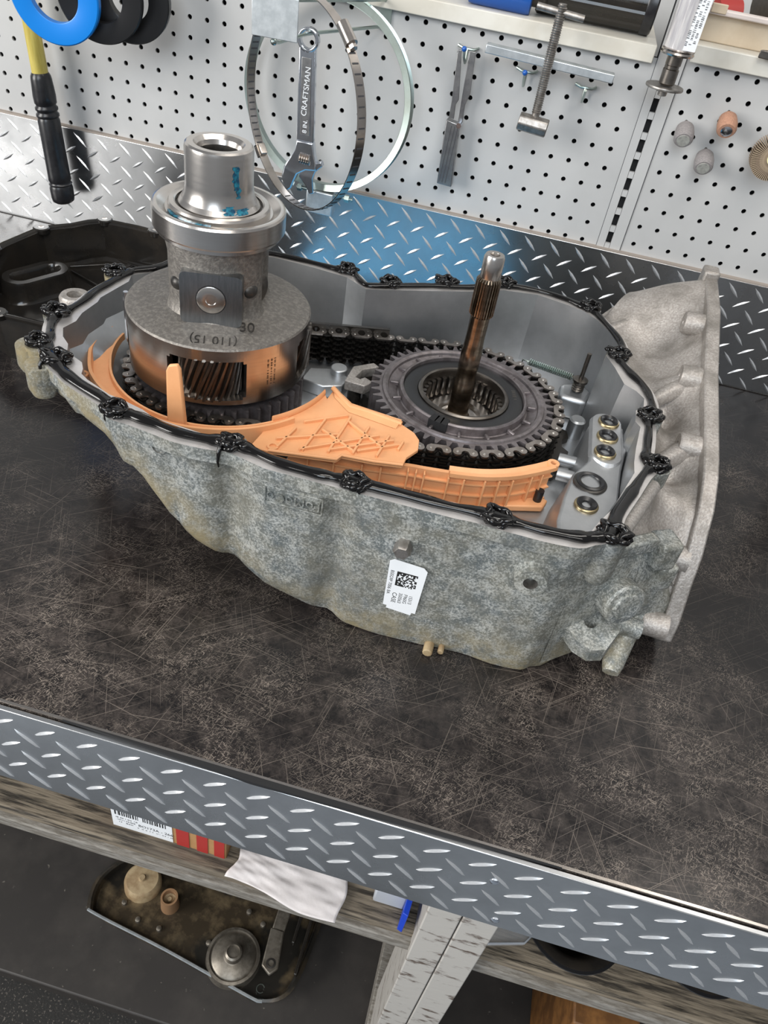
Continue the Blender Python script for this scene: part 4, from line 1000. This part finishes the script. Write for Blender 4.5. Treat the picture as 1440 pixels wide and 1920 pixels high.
# ================================================================ TOOLS ON THE WALL
MXZ = Matrix.Rotation(PI / 2, 3, 'X')       # lathe axis z -> -y
def disc_ring(name, c, R, r, th_, mt, label, tilt=0, yaw=0):
    M = Matrix.Rotation(yaw, 3, 'Z') @ Matrix.Rotation(tilt, 3, 'X') @ MXZ
    o = MB().lathe([(r, -th_ / 2), (r, th_ / 2), (r + .12, th_ / 2 + .06), (R - .15, th_ / 2 + .06), (R, th_ / 2 - .1), (R, -th_ / 2 + .1), (R - .15, -th_ / 2), (r, -th_ / 2)], c, 64, M).build(name, mt, smooth=40)
    tag(o, label, 'ring'); return o
disc_ring('ring_disc', (-65.3, -12, 36.6), 5.75, 3.15, 1.0, 'blue_plastic', 'bright blue flat plastic ring hanging on the pegboard', .05, .15)
disc_ring('ring_disc', (-60.6, -9.2, 36.9), 5.5, 3.0, 1.1, 'rubber', 'flat black ring hanging between the blue ring and the thick black ring', .05, .2)
disc_ring('ring_disc', (-57.9, -6.4, 36.8), 5.3, 2.6, 1.3, 'rubber', 'thick glossy black ring hanging closest to the pegboard', .05, .2)
hk = thing('peg_hook', (-62, 0, 40.4), 'long straight wire peg hook carrying the blue and black rings', 'hook')
MB().tube([(-57.4, .2, 40.2), (-57.4, -.6, 40.2), (-58.0, -6.0, 40.0), (-65, -15, 39.6), (-65.6, -15.6, 40.4)], .22, 8).build('wire', 'zinc', hk)
# mallet handle
mal = thing('mallet', (-73, -4, 6), 'mallet hanging head up with yellow fibreglass handle and black grip', 'hammer')
hx = lambda z: -74.9 + (30 - z) * .075
hy = lambda z: -3.4 - (30 - z) * .03
b = MB(); b.tube([(hx(z), hy(z), z) for z in (23.5, 27, 31, 36, 42, 47)], [1.35, 1.32, 1.3, 1.3, 1.35, 1.4], 20, flat=(1, .8)); b.build('handle', 'fibreglass', mal)
zs = [24.4, 24.0, 23.6, 21.4, 20.4, 20.2, 20.0, 19.8, 19.5, 19.3, 19.1, 18.9, 18.6, 18.4, 18.0, 14, 10.2, 9.4, 9.2, 9.0, 8.8, 8.6, 8.2, 6.8, 6.2, 5.9]
rs = [1.35, 1.6, 1.68, 1.85, 1.8, 1.62, 1.62, 1.85, 1.85, 1.65, 1.65, 1.88, 1.88, 1.68, 1.82, 1.85, 1.9, 1.95, 1.8, 1.8, 2.0, 1.85, 2.0, 1.98, 1.85, 1.4]
b = MB(); b.tube([(hx(z), hy(z), z) for z in zs], rs, 24, flat=(1, .85)); b.build('grip', 'grip_black', mal, smooth=50)
b = MB(); b.cyl((-78.5, -4, 48), (-71, -4, 48), 2.6, 24); b.build('head', 'grip_black', mal)

# big band clamp
def band_ring(c, R, wd, th_, M, n=96, a0=0, a1=2 * PI, full=True):
    prof = [(R, -wd / 2), (R, wd / 2), (R + th_, wd / 2), (R + th_, -wd / 2)]; rings = []
    for i in range(n + (0 if full else 1)):
        a = a0 + (a1 - a0) * i / n
        rings.append([Vector(c) + M @ Vector((r * math.cos(a), r * math.sin(a), z)) for r, z in prof])
    return MB().loft(rings, True, not full, not full, full)
bc = thing('band_clamp', (-30.6, -4.5, 17), 'large pale zinc V-band clamp hanging behind the wrench', 'clamp')
Mb = Matrix.Rotation(-.12, 3, 'Z') @ Matrix.Rotation(-.06, 3, 'X') @ MXZ
ccen = (-30.6, -4.6, 29.8)
b = band_ring(ccen, 11.3, 1.1, .18, Mb); b.v += []; b.build('band', 'zinc', bc, smooth=40)
b = MB(); prof = [(11.35, .55), (12.2, .75), (12.25, .6), (11.5, .35)]
for sgn in (1, -1):
    rings = []
    for i in range(96):
        a = 2 * PI * i / 96; rings.append([Vector(ccen) + Mb @ Vector((r * math.cos(a), r * math.sin(a), z * sgn)) for r, z in prof])
    b.loft(rings, True, False, False, True)
b.build('band_flange', 'zinc', bc, smooth=40)
MB().box((-30.0, -5.6, 16.0), (4.0, 2.2, 3.2)).build('latch_block', 'zinc_dull', bc, bevel=.15)
b = MB(); b.cyl((-34.0, -5, 17.1), (-25.4, -5, 16.9), .28, 10); b.cyl((-26.6, -5.1, 17.0), (-25.9, -5.1, 17.0), .55, 6); b.cyl((-33.8, -5.1, 17.1), (-33.2, -5.1, 17.1), .5, 6); b.build('latch_bolt', 'zinc', bc)
# worm drive hose clamp turned out from the wall
hc_ = thing('hose_clamp', (-31, -14, 18), 'narrow slotted stainless hose clamp hanging in front of the band clamp', 'clamp')
hcen = (-31.2, -14.0, 30.4); Mh = Matrix.Rotation(-.66, 3, 'Z') @ MXZ
band_ring(hcen, 12.2, 1.25, .12, Mh, 120).build('band', 'stainless', hc_, smooth=40)
SL = MB().box((0, 0, 0), (.18, .2, .85)).mesh('slot', 'groove', smooth=0)
for i in range(96):
    a = math.radians(-100 + 150 * i / 57) if i < 58 else math.radians(150 + 75 * (i - 58) / 38)
    for sg, rr_ in ((0, 12.26),):
        p = Vector(hcen) + Mh @ Vector((rr_ * math.cos(a), rr_ * math.sin(a), 0)); 
        R3 = (Mh @ Matrix.Rotation(a - PI / 2, 3, 'Z')).to_euler()
        if i % 2 == 0: inst('slot', SL, hc_, tuple(p), R3)
a = math.radians(52); p = Vector(hcen) + Mh @ Vector((12.6 * math.cos(a), 12.6 * math.sin(a), 0)); tdir = Mh @ Vector((-math.sin(a), math.cos(a), 0))
b = MB(); b.cyl(tuple(p - tdir * 1.4), tuple(p + tdir * 1.2), .75, 16); b.cyl(tuple(p - tdir * 2.0), tuple(p - tdir * 1.3), .5, 6); b.build('screw_housing', 'stainless', hc_)
a = math.radians(222); p = Vector(hcen) + Mh @ Vector((12.4 * math.cos(a), 12.4 * math.sin(a), 0)); tdir = Mh @ Vector((-math.sin(a), math.cos(a), 0))
b = MB(); b.box(p, (1.5, 1.5, 1.0), (Mh @ Matrix.Rotation(a, 3, 'Z'))); b.build('keeper', 'stainless', hc_, bevel=.1)
# double wire display hook with its plate
dh = thing('plate_hook', (-32, -10, 38.5), 'double wire peg hook ending in a square galvanised label plate', 'hook')
MB().box((-33.2, -20, 40.6), (5.5, .14, 4.2), Matrix.Rotation(-.02, 3, 'Y')).build('label_plate', 'zinc_dull', dh, bevel=.35, seg=3)
b = MB(); b.tube([(-24.6, .2, 41.6), (-24.8, -.8, 41.6), (-27.6, -8, 41.9), (-33.2, -19.8, 42.3)], .25, 8)
b.tube([(-25.2, .2, 38.6), (-25.5, -.8, 38.4), (-32.4, -6.6, 37.3), (-33.0, -8.2, 37.3), (-33.5, -17.4, 37.7), (-33.6, -18.8, 38.0)], .22, 8); b.sphere((-33.6, -18.9, 38.0), .42)
b.box((-24.8, -.15, 40.2), (1.6, .3, 4.2)); b.build('wire', 'zinc', dh)
# adjustable wrench
wr = thing('adjustable_wrench', (-32.5, -6, 17), 'chromed adjustable wrench hanging inside the clamp rings', 'wrench')
y0, y1 = -7.8, -6.8
MB().ring(circ(-32.9, 36.6, 1.45, 28), circ(-32.9, 36.6, .98, 28), y0, y1, 'y').build('eye', 'chrome', wr, bevel=.15)
MB().prism([(-34.0, 35.9), (-33.4, 35.5), (-32.4, 35.5), (-31.8, 35.9), (-31.2, 24.6), (-31.4, 23.4), (-33.5, 23.4), (-33.7, 24.6)], y0 + .1, y1 - .1, 'y').build('handle', 'chrome', wr, bevel=.12)
MB().prism([(-33.55, 34.6), (-32.25, 34.6), (-31.75, 25.2), (-33.2, 25.2)], y0 - .0, y0 + .12, 'y').build('handle_panel', 'tool_grey', wr, bevel=.05)
MB().prism([(-33.6, 24.4), (-31.2, 24.4), (-30.9, 22.8), (-30.5, 21.6), (-30.4, 20.8), (-32.0, 20.6), (-33.2, 19.8), (-33.6, 18.8), (-34.0, 17.6), (-34.7, 17.2), (-35.2, 18.0), (-35.5, 19.2), (-35.2, 20.6), (-34.4, 22.0), (-33.8, 23.2)], y0 - .15, y1 + .15, 'y').build('fixed_jaw', 'chrome', wr, bevel=.2, seg=3)
MB().prism([(-32.4, 20.9), (-29.9, 22.2), (-29.6, 21.6), (-30.6, 20.6), (-30.9, 19.6), (-30.6, 17.6), (-31.2, 17.4), (-32.0, 18.6), (-33.0, 19.6)], y0 - .02, y1 + .02, 'y').build('moving_jaw', 'chrome', wr, bevel=.12)
b = MB()
for k in range(5): b.lathe([(.62, 0), (.74, .08), (.74, .2), (.62, .28)], (-33.0 + .32 * k + .05, y0 - .1, 22.2 - .02 * k), 16, Matrix.Rotation(PI / 2, 3, 'Y'), True, True)
b.build('knurl', 'stainless', wr)
text('maker_mark', 'CRAFTSMAN', 1.05, frame((-32.65, y0 - .02, 30.6), (.04, 0, 1), (-1, 0, .04)), 'label_white', wr, .03)
text('size_mark', '8 IN.', .85, frame((-32.5, y0 - .02, 26.3), (.04, 0, 1), (-1, 0, .04)), 'label_white', wr, .03)
# spark plug gauge style tool on a peg hook
fg = thing('folding_gauge', (-13, -2, 21), 'slim grey folding gauge tool hanging by its forked arms', 'hand tool')
MB().prism([(-14.15, 29.6), (-12.3, 29.3), (-11.75, 21.0), (-13.9, 21.1)], -2.6, -1.2, 'y').build('handle_case', 'tool_grey', fg, bevel=.1)
b = MB()
for dx in (-.45, 0, .45): b.box((-13.0 + dx, -2.62, 25.2), (.07, .06, 7.6), Matrix.Rotation(.05, 3, 'Y'))
b.build('leaf_line', 'groove', fg)
MB().prism([(-13.9, 29.8), (-13.2, 29.8), (-13.3, 31.6), (-13.0, 32.2), (-13.8, 38.0), (-14.3, 38.0), (-13.9, 31.8)], -2.3, -1.9, 'y').build('arm', 'tool_grey', fg, bevel=.05)
MB().prism([(-12.6, 29.4), (-12.0, 29.4), (-12.1, 31.6), (-11.7, 33.0), (-12.0, 38.0), (-12.8, 38.0), (-12.7, 32.4)], -1.7, -1.3, 'y').build('arm', 'tool_grey', fg, bevel=.05)
b = MB(); b.cyl((-12.3, -2.7, 29.2), (-12.3, -1.1, 29.2), .35, 14); b.build('pivot', 'chrome', fg)
def small_hook(x, z, tip, label, drop=1.6):
    t = thing('peg_hook', (x, 0, z), label, 'hook')
    b = MB(); b.tube([(x - 1.3, .3, z), (x - 1.3, -.4, z), (x - .6, -.8, z - .15), (x + .8, -.8, z - .15), (x + 1.3, -.4, z), (x + 1.3, .3, z)], .17, 8)
    b.tube([(x, -.8, z - .1), (x, -1.0, z - drop), (x, -1.4, z - drop - .1), (x, -3.6, z - .6), (x, -4.6, z + .3)], .17, 8); b.build('wire', 'zinc', t)
    if tip: MB().sphere((x, -4.7, z + .45), .34).build('tip', 'blue_tool', t)
small_hook(-13.2, 38.2, True, 'blue tipped wire peg hook carrying the folding gauge')
small_hook(-5.0, 37.0, True, 'blue tipped wire peg hook under the drilled bar')
small_hook(3.0, 36.6, False, 'bare wire peg hook under the drilled bar near the upright')
# bar puller with threaded rod
pu = thing('bar_puller', (-2.3, -4, 31), 'bar puller with galvanised cross bar, threaded rod and steel block', 'puller')
MB().box((-2.3, -3.6, 38.9), (16.6, 1.7, 1.0), Matrix.Rotation(.03, 3, 'Y')).build('cross_bar', 'zinc_dull', pu, bevel=.1)
b = MB(); rings = []
n_ = 220
MB().cyl((-2.4, -4.8, 32.5), (-2.4, -4.8, 45.4), .5, 16).build('rod', 'rusty_steel', pu)
b.tube([(-2.4 + .52 * math.cos(k * .7), -4.8 + .52 * math.sin(k * .7), 33.2 + 12.0 * k / 420) for k in range(421)], .11, 4); b.build('thread', 'rusty_steel', pu)
MB().cyl((-5.4, -4.8, 44.7), (.5, -4.8, 44.3), .42, 14).build('handle_bar', 'rusty_steel', pu)
b = MB(); b.cyl((-4.4, -5.0, 32.0), (-.5, -5.0, 31.7), 1.15, 8); b.build('block', 'rusty_steel', pu, smooth=20, bevel=.15)
# clear tube with a grinding arbor
tb = thing('tool_tube', (12, -5, 38), 'clear wrapped tube with a steel grinding arbor and disc hanging at its end', 'tool')
MB().lathe([(1.75, 43.1), (1.8, 43.4), (1.85, 60)], (12.35, -5, 0), 32, None, True, True).build('tube', 'clear_label', tb)
MB().lathe([(1.95, 42.7), (2.05, 42.9), (1.95, 43.1), (2.0, 43.3), (1.8, 43.4)], (12.35, -5, 0), 32, None, True, False).build('tube_rim', 'stainless', tb)
MB().lathe([(.95, 42.7), (.95, 41.6), (.85, 41.5), (.85, 41.2), (.98, 41.1), (.98, 39.6), (.8, 39.4)], (12.3, -5, 0), 24, None, True, True).build('arbor', 'steel_dark', tb)
MB().lathe([(.8, 39.25), (2.3, 39.3), (2.35, 39.15), (2.3, 39.0), (.6, 39.0), (.55, 38.2), (.3, 38.1)], (12.2, -5, 0), 36, None, True, True).build('disc', 'rusty_steel', tb)
MB().box((13.2, -6.65, 50), (1.7, .25, 13)).build('tube_label', 'label_white', tb)
for r_ in range(3): microprint('tube_print', frame((12.75 + .45 * r_, -6.79, 49), (0, 0, 1), (-1, 0, 0)), 10, .36, 'tool_grey', tb, r_)
MB().tube([(12.3, .2, 49.5), (12.3, -2, 49.5), (12.3, -3.2, 49.5)], .22, 8).build('hanger', 'zinc', tb)
# grinding stones stuck in the peg holes
def stone(x, z, mt, label, tip, cap):
    t = thing('grinding_stone', (x, -2.5, z), label, 'grinding stone', None)
    M = Matrix.Rotation(PI / 2 + .42, 3, 'X'); z = z + .7
    prof = [(.25, -.2), (.25, .6), (.6, .65), (1.1, 1.4), (1.25, 2.4), (1.22, 3.4), (1.0, 3.75)]
    MB().lathe([(.2, -.6), (.2, 1.6)], (x, 0, z + .3), 10, M, True, True).build('shank', 'steel_dark', t)
    MB().lathe(prof[2:], (x, 0, z + .3), 28, M, True, True).build('stone', mt, t)
    MB().lathe([(.72, 3.75), (.7, 3.85), (.45, 4.0), (.1, 4.05)] if cap == 'chrome' else [(.82, 3.75), (.8, 3.82), (.3, 3.84), (.1, 3.8)], (x, 0, z + .3), 24, M, False, True).build('cap', cap, t)
stone(16.9, 33.9, 'stone_grey', 'grey pointed grinding stone in the pegboard near the slotted upright', True, 'cap_grey')
stone(20.6, 31.2, 'stone_grey', 'grey rounded grinding stone lowest of the three in the pegboard', False, 'cap_grey')
stone(21.6, 36.0, 'stone_tan', 'tan grinding stone with shiny steel cap in the pegboard', False, 'chrome')
fw_ = thing('flap_wheel', (28.4, -2, 33), 'brown abrasive flap wheel stuck in the pegboard', 'flap wheel')
FL = MB().box((0, 0, 1.6), (.12, 1.9, 2.2)).mesh('flap', 'flap_tan', smooth=0)
for i in range(64):
    a = 2 * PI * i / 64; inst('flap', FL, fw_, (28.4, -3.0, 33.6), (0, a, 0))
MB().lathe([(.8, -1.1), (.8, 1.15), (.3, 1.2)], (28.4, -3.0, 33.6), 20, MXZ, True, True).build('hub', 'cream', fw_)
MB().cyl((28.4, .4, 33.6), (28.4, -2.2, 33.6), .28, 10).build('shank', 'steel_dark', fw_)

# ---- things on the shelves
bt = thing('grease_gun', (-10.5, 3, 42.6), 'blue metal cylinder lying on the shelf above the folding gauge', 'cylinder')
MB().lathe([(1.4, 0), (2.5, .5), (2.6, 1.2), (2.6, 8.0), (2.45, 8.5), (1.6, 8.6)], (-15.0, 2.6, 45.2), 32, Matrix.Rotation(PI / 2 + .02, 3, 'Y'), True, True).build('barrel', 'blue_tool', bt)
MB().lathe([(1.5, 8.5), (1.5, 10.2), (1.1, 10.5)], (-15.0, 2.6, 45.2), 24, Matrix.Rotation(PI / 2 + .02, 3, 'Y'), True, True).build('end_cap', 'black_steel', bt)
bk = thing('drill_holder', (1.5, 5, 42.6), 'ribbed black plastic canister lying on the shelf behind the threaded rod', 'canister')
b = MB(); rings = []
for k, (x, e) in enumerate(((-6, .9), (-5.7, 1), (8.6, 1), (9.0, .9))):
    ring = []
    for i in range(72):
        a = 2 * PI * i / 72; r_ = 3.2 * e + (.14 if (i // 3) % 2 else 0); ring.append((x, 5 + r_ * math.cos(a), 46.0 + r_ * math.sin(a)))
    rings.append(ring)
b.loft(rings, True, True, True).build('barrel', 'black_plastic', bk, smooth=20)
MB().lathe([(3.4, 0), (3.5, .2), (3.5, 1.2), (3.3, 1.4)], (7.7, 5, 46.1), 40, Matrix.Rotation(PI / 2, 3, 'Y'), True, True).build('collar', 'grip_black', bk)
tr = thing('parts_tray', (26, 10, 43.6), 'beige plastic parts tray on the shelf right of the upright', 'tray')
MB().box((27, 3.2, 45.2), (26, .8, 3.2)).build('front_wall', 'box_cream', tr, bevel=.15)
MB().box((27, 2.7, 46.9), (26, 1.8, .6)).build('rim', 'tray_pink', tr, bevel=.15)
MB().box((27, 12, 43.85), (26, 18, .5)).build('base', 'box_cream', tr)
MB().box((14.4, 12, 45.2), (.8, 18, 3.2)).build('end_wall', 'box_cream', tr, bevel=.1)
MB().box((16.2, 1.8, 47.3), (1.9, .5, 1.0)).build('clasp', 'box_cream', tr, bevel=.1)
tag(MB().cyl((22.2, 9.5, 48.2), (26, 10.5, 48.4), 3.4, 20).build('coil_of_tape', 'black_steel', smooth=30), 'dark steel drum lying inside the beige tray', 'drum')
tag(MB().cyl((16.6, 7.5, 46.0), (19.5, 8.2, 46.2), 1.9, 20).build('red_cap', 'red_print', smooth=30), 'dull red cap lying inside the beige tray', 'cap')
tag(MB().prism([(22.0, -2.0), (26, -2.4), (26, .5), (24.0, .6), (23.7, -.6)], 43.6, 44.5).build('steel_bracket', 'steel_dark', bevel=.1), 'flat steel bracket on the shelf edge under the beige tray', 'bracket')

# ================================================================ UNDER THE BENCH
bxo = thing('parts_box', (-21, -76, -30), 'small orange carton with white barcode label on the wooden beam', 'box')
MB().box((-21.2, -75.8, -24.5), (13.6, 10, 10.9)).build('carton', 'cardboard', bxo, bevel=.1)
MB().box((-24.3, -80.86, -25.0), (7.2, .06, 9.4)).build('address_label', 'label_white', bxo)
b = MB()
for x, wd in ((-19.5, 1.5), (-17.2, 1.3), (-15.2, 1.2)): b.box((x, -80.86, -24.5), (wd, .05, 10.8))
b.build('red_stripe', 'red_print', bxo)
b = MB(); rnd = random.Random(2)
x = -27.4
while x < -21.2:
    wd = .06 + .12 * rnd.random(); b.box((x, -80.9, -26.4), (wd, .02, 1.0)); x += wd + .08 + .1 * rnd.random()
    if -24.6 < x < -24.2: x = -24.1
b.build('barcode', 'ink', bxo)
text('print', 'BO173A - 266', .7, frame((-22.7, -80.9, -28.1), (1, 0, 0), (0, 0, 1)), 'ink', bxo, .003)
for r_ in range(3): microprint('fine_print', frame((-26.2, -80.9, -27.5 - .5 * r_), (1, 0, 0), (0, 0, 1)), 2.6 - .4 * r_, .26, 'ink', bxo, 40 + r_)
microprint('fine_print', frame((-22.7, -80.9, -28.75), (1, 0, 0), (0, 0, 1)), 4.4, .22, 'ink', bxo, 50)
# crumpled paper towel
b = MB(); rows = []; nx, ny = 44, 28
cA, cB, cC, cD = V(-13.0, -78.5), V(-.6, -77.6), V(-.5, -84.0), V(-13.6, -82.9)
rnd = random.Random(8); ph = [rnd.random() * 6 for _ in range(6)]
for j in range(ny + 1):
    t = j / ny; row = []
    for i in range(nx + 1):
        s = i / nx; p = cA.lerp(cB, s).lerp(cD.lerp(cC, s), t)
        z = -29.6 + .10 * abs(math.sin(6 * s + 4 * t + ph[0])) + .05 * abs(math.sin(13 * s - 21 * t + ph[5] + 2 * math.sin(5 * s))) + .05 * math.sin(16 * s - 4 * t + ph[1] + 2 * math.sin(6 * t)) + .04 * math.sin(23 * t + 9 * s + ph[2])
        if t > .75: z -= (t - .75) * 2.2 * (.3 + s * .4); 
        row.append((p.x + .25 * math.sin(7 * t + ph[3]), p.y + .35 * math.sin(6 * s + ph[4]) * t, max(z, -29.97) if p.y > -82.6 else z))
    rows.append(row)
b.loft(rows, False)
o = b.build('paper_towel', 'paper', smooth=60); md = o.modifiers.new('solid', 'SOLIDIFY'); md.thickness = .0006
tag(o, 'crumpled white paper towel lying over the edge of the wooden beam', 'paper')
tag(MB().box((4.4, -77.0, -28.4), (3.6, 7, 3.2)).build('plastic_cap_box', 'pale_plastic', bevel=.25), 'small pale grey plastic block on the beam beside the bench leg', 'block')
tag(MB().prism([(5.9, -82.6), (6.5, -82.8), (7.3, -74), (6.7, -74)], -30, -25.5).build('blue_strip', 'blue_paint', bevel=.08), 'blue painted strip standing between pale block and bench leg', 'strip')
def bowl(x, y, R, label):
    t = thing('rubber_bowl', (x, y, -30), label, 'bowl')
    MB().lathe([(R * .55, -30.0), (R * .8, -29.2), (R * .97, -26.4), (R, -26.2), (R * 1.04, -26.0), (R * .9, -25.8), (R * .78, -26.2), (R * .6, -28.4), (R * .3, -28.9), (.01, -28.9)], (x, y, 0), 48, None, True, True).build('shell', 'black_plastic', t, smooth=50)
    MB().lathe([(R * 1.0, -26.3), (R * 1.1, -26.25), (R * 1.1, -26.05), (R * 1.0, -26.0)], (x, y, 0), 48).build('rim', 'rubber', t)
bowl(24.2, -77.6, 5.0, 'black round bowl on the beam beside the clear tray')
bowl(38.0, -75.8, 5.2, 'black round bowl at the far end of the beam')
ct = thing('clear_tray', (15.5, -78, -30), 'shallow clear plastic tray on the beam right of the bench leg', 'tray')
MB().prism([(15.2, -81.8), (19.8, -80.4), (20.3, -79.6), (19.8, -72), (15.2, -72)], -29.9, -29.2).build('tray', 'clear_plastic', ct, bevel=.2)
MB().tube([(15.2, -81.8, -28.9), (19.6, -80.5, -28.9), (20.3, -79.6, -28.9), (19.8, -72, -28.9)], .12, 6).build('rim', 'pale_plastic', ct)
tag(MB().box((37, -70, -66), (9, 16, 24)).build('wood_block', 'amber_wood', bevel=.3), 'amber stained wood block standing on the lower shelf below the bowls', 'block')
# oily steel pan / side cover on the lower shelf
pn = thing('oil_pan', (-21, -72, -78), 'dirty oil stained steel transmission pan lying on the lower shelf', 'oil pan')
PO = smooth_path([(-39.6, -75.6, 0), (-40.2, -71.5, 0), (-37.8, -67.5, 0), (-33, -65.2, 0), (-18, -62.5, 0), (-6.5, -60.6, 0), (-3.4, -63.0, 0), (-3.4, -70, 0), (-4.3, -77, 0), (-5.8, -79.8, 0), (-8.5, -81.0, 0), (-11.3, -80.8, 0), (-25, -78.4, 0), (-37.5, -76.6, 0)], 4)
pc = V(-21.5, -71)
def psh(k, z): return [(pc.x + (q.x - pc.x) * k, pc.y + (q.y - pc.y) * (k if k > .9 else k), z) for q in PO]
MB().loft([psh(.93, -78), psh(.97, -75.2), psh(1.0, -75.0), psh(1.005, -74.5), psh(.975, -74.3), psh(.955, -74.6), psh(.94, -75.6), psh(.6, -75.4)], True, True, True).build('pan', 'oily_steel', pn, smooth=30)
b = MB(); e = [(q[0], q[1], -74.35) for q in psh(1.0, 0)][48:56] + [(q[0], q[1], -74.35) for q in psh(1.0, 0)][0:2]
b.tube([(q[0], q[1], -74.4) for q in psh(.995, 0)][40:55], .25, 6); b.build('bare_edge', 'zinc_dull', pn)
MB().lathe([(3.0, -75.6), (2.9, -73.7), (2.5, -73.2), (.6, -73.0), (.45, -72.6), (.01, -72.6)], (-33.0, -70.0, 0), 36, None, False, True).build('tan_disc', 'filter_tan', pn)
MB().lathe([(1.5, -75.6), (1.35, -72.6), (1.35, -72.1), (1.05, -72.1), (1.0, -73.4)], (-27.5, -71.8, 0), 28, None, False, False).build('copper_tube', 'copper_ring', pn)
MB().lathe([(1.0, -73.2), (.4, -73.3), (.35, -72.8), (.01, -72.8)], (-27.5, -71.8, 0), 20, None, False, True).build('tube_core', 'filter_tan', pn)
fl = MB().lathe([(4.3, -75.6), (4.2, -74.5), (4.1, -74.0), (3.7, -73.9), (3.5, -74.2), (3.2, -73.9), (1.6, -73.6), (1.4, -73.5), (1.3, -72.4), (1.0, -72.2), (.9, -72.6), (.01, -72.5)], (-14.9, -76.4, 0), 48, None, False, True).build('round_housing', 'oily_grey', pn, smooth=40)
b = MB(); b.prism([(-10.6, -71.5), (-8.4, -71.5), (-7.6, -76.8), (-8.6, -78.0), (-10.2, -77.0)], -72.9, -72.2); b.prism([(-10.4, -66), (-8.2, -66), (-8.4, -72), (-10.4, -72)], -73.6, -72.4); b.build('bracket', 'oily_grey', pn, bevel=.2)
MB().lathe([(.75, -72.15), (.45, -72.1), (.4, -72.5)], (-8.9, -76.4, 0), 18, None, False, True).build('bracket_bolt', 'black_steel', pn)
b = MB(); b.tube([(-9.4 + .6 * math.cos(a), -79.3 + .6 * math.sin(a), -74.9) for a in [.5 + 5.2 * k / 20 for k in range(21)]], .09, 6); b.build('clip', 'zinc', pn)
b = MB()
for x, y in ((-31.3, -75.3), (-27.6, -75.6), (-19.4, -75.4), (-15.0, -69.3), (-34.5, -73.5), (-12.2, -70.5)): b.lathe([(.45, -75.5), (.42, -74.9), (.2, -74.8)], (x, y, 0), 12, None, False, True)
b.build('stud', 'oily_grey', pn)
b = MB(); b.box((-4.9, -70.5, -74.0), (.5, 12, 1.0)); b.box((-6.6, -68.5, -73.6), (.5, 8, 1.4)); b.build('edge_rib', 'black_plastic', pn, bevel=.15)
tag(MB().box((-40, -94, -89.4), (110, 56, 1.2)).build('floor_mat', 'mat_speckle', bevel=.2), 'dark speckled floor mat in front of the bench', 'mat')

# unseen blue towel, added behind the case so the tread plate mirrors blue
rows = []; rnd = random.Random(12); ph = [rnd.random() * 6 for _ in range(6)]
nx, ny = 30, 16
for i in range(nx + 1):
    s_ = i / nx; x = -36 + 36 * s_; yf = lerp_tab(x, [(-36, -27.5), (-33, -28.6), (-18, -28.6), (-15, -29.6), (-8, -25.4), (0, -20.8)]); row = []
    for j in range(ny + 1):
        t = j / ny; y = yf + (-3.2 - yf) * t
        cap = 18.4 - .49 * (y + 30) - 2.2
        z = min(cap, 11.5 * (1 - t) ** .8 + .8) * min(1, 6 * s_ * (1 - s_) + .12) * (min(1, .25 + 6 * t))
        z += .5 * math.sin(11 * s_ + 7 * t + ph[0]) + .4 * math.sin(19 * s_ - 9 * t + ph[1])
        row.append((x, y, max(.08, z)))
    rows.append(row)
o = MB().loft(rows, False).build('reflection_towel', 'reflected_blue', smooth=60); md = o.modifiers.new('solid', 'SOLIDIFY'); md.thickness = .0006; md.offset = 1
tag(o, 'unseen blue towel added behind the case for its reflection in the tread plate', 'towel')
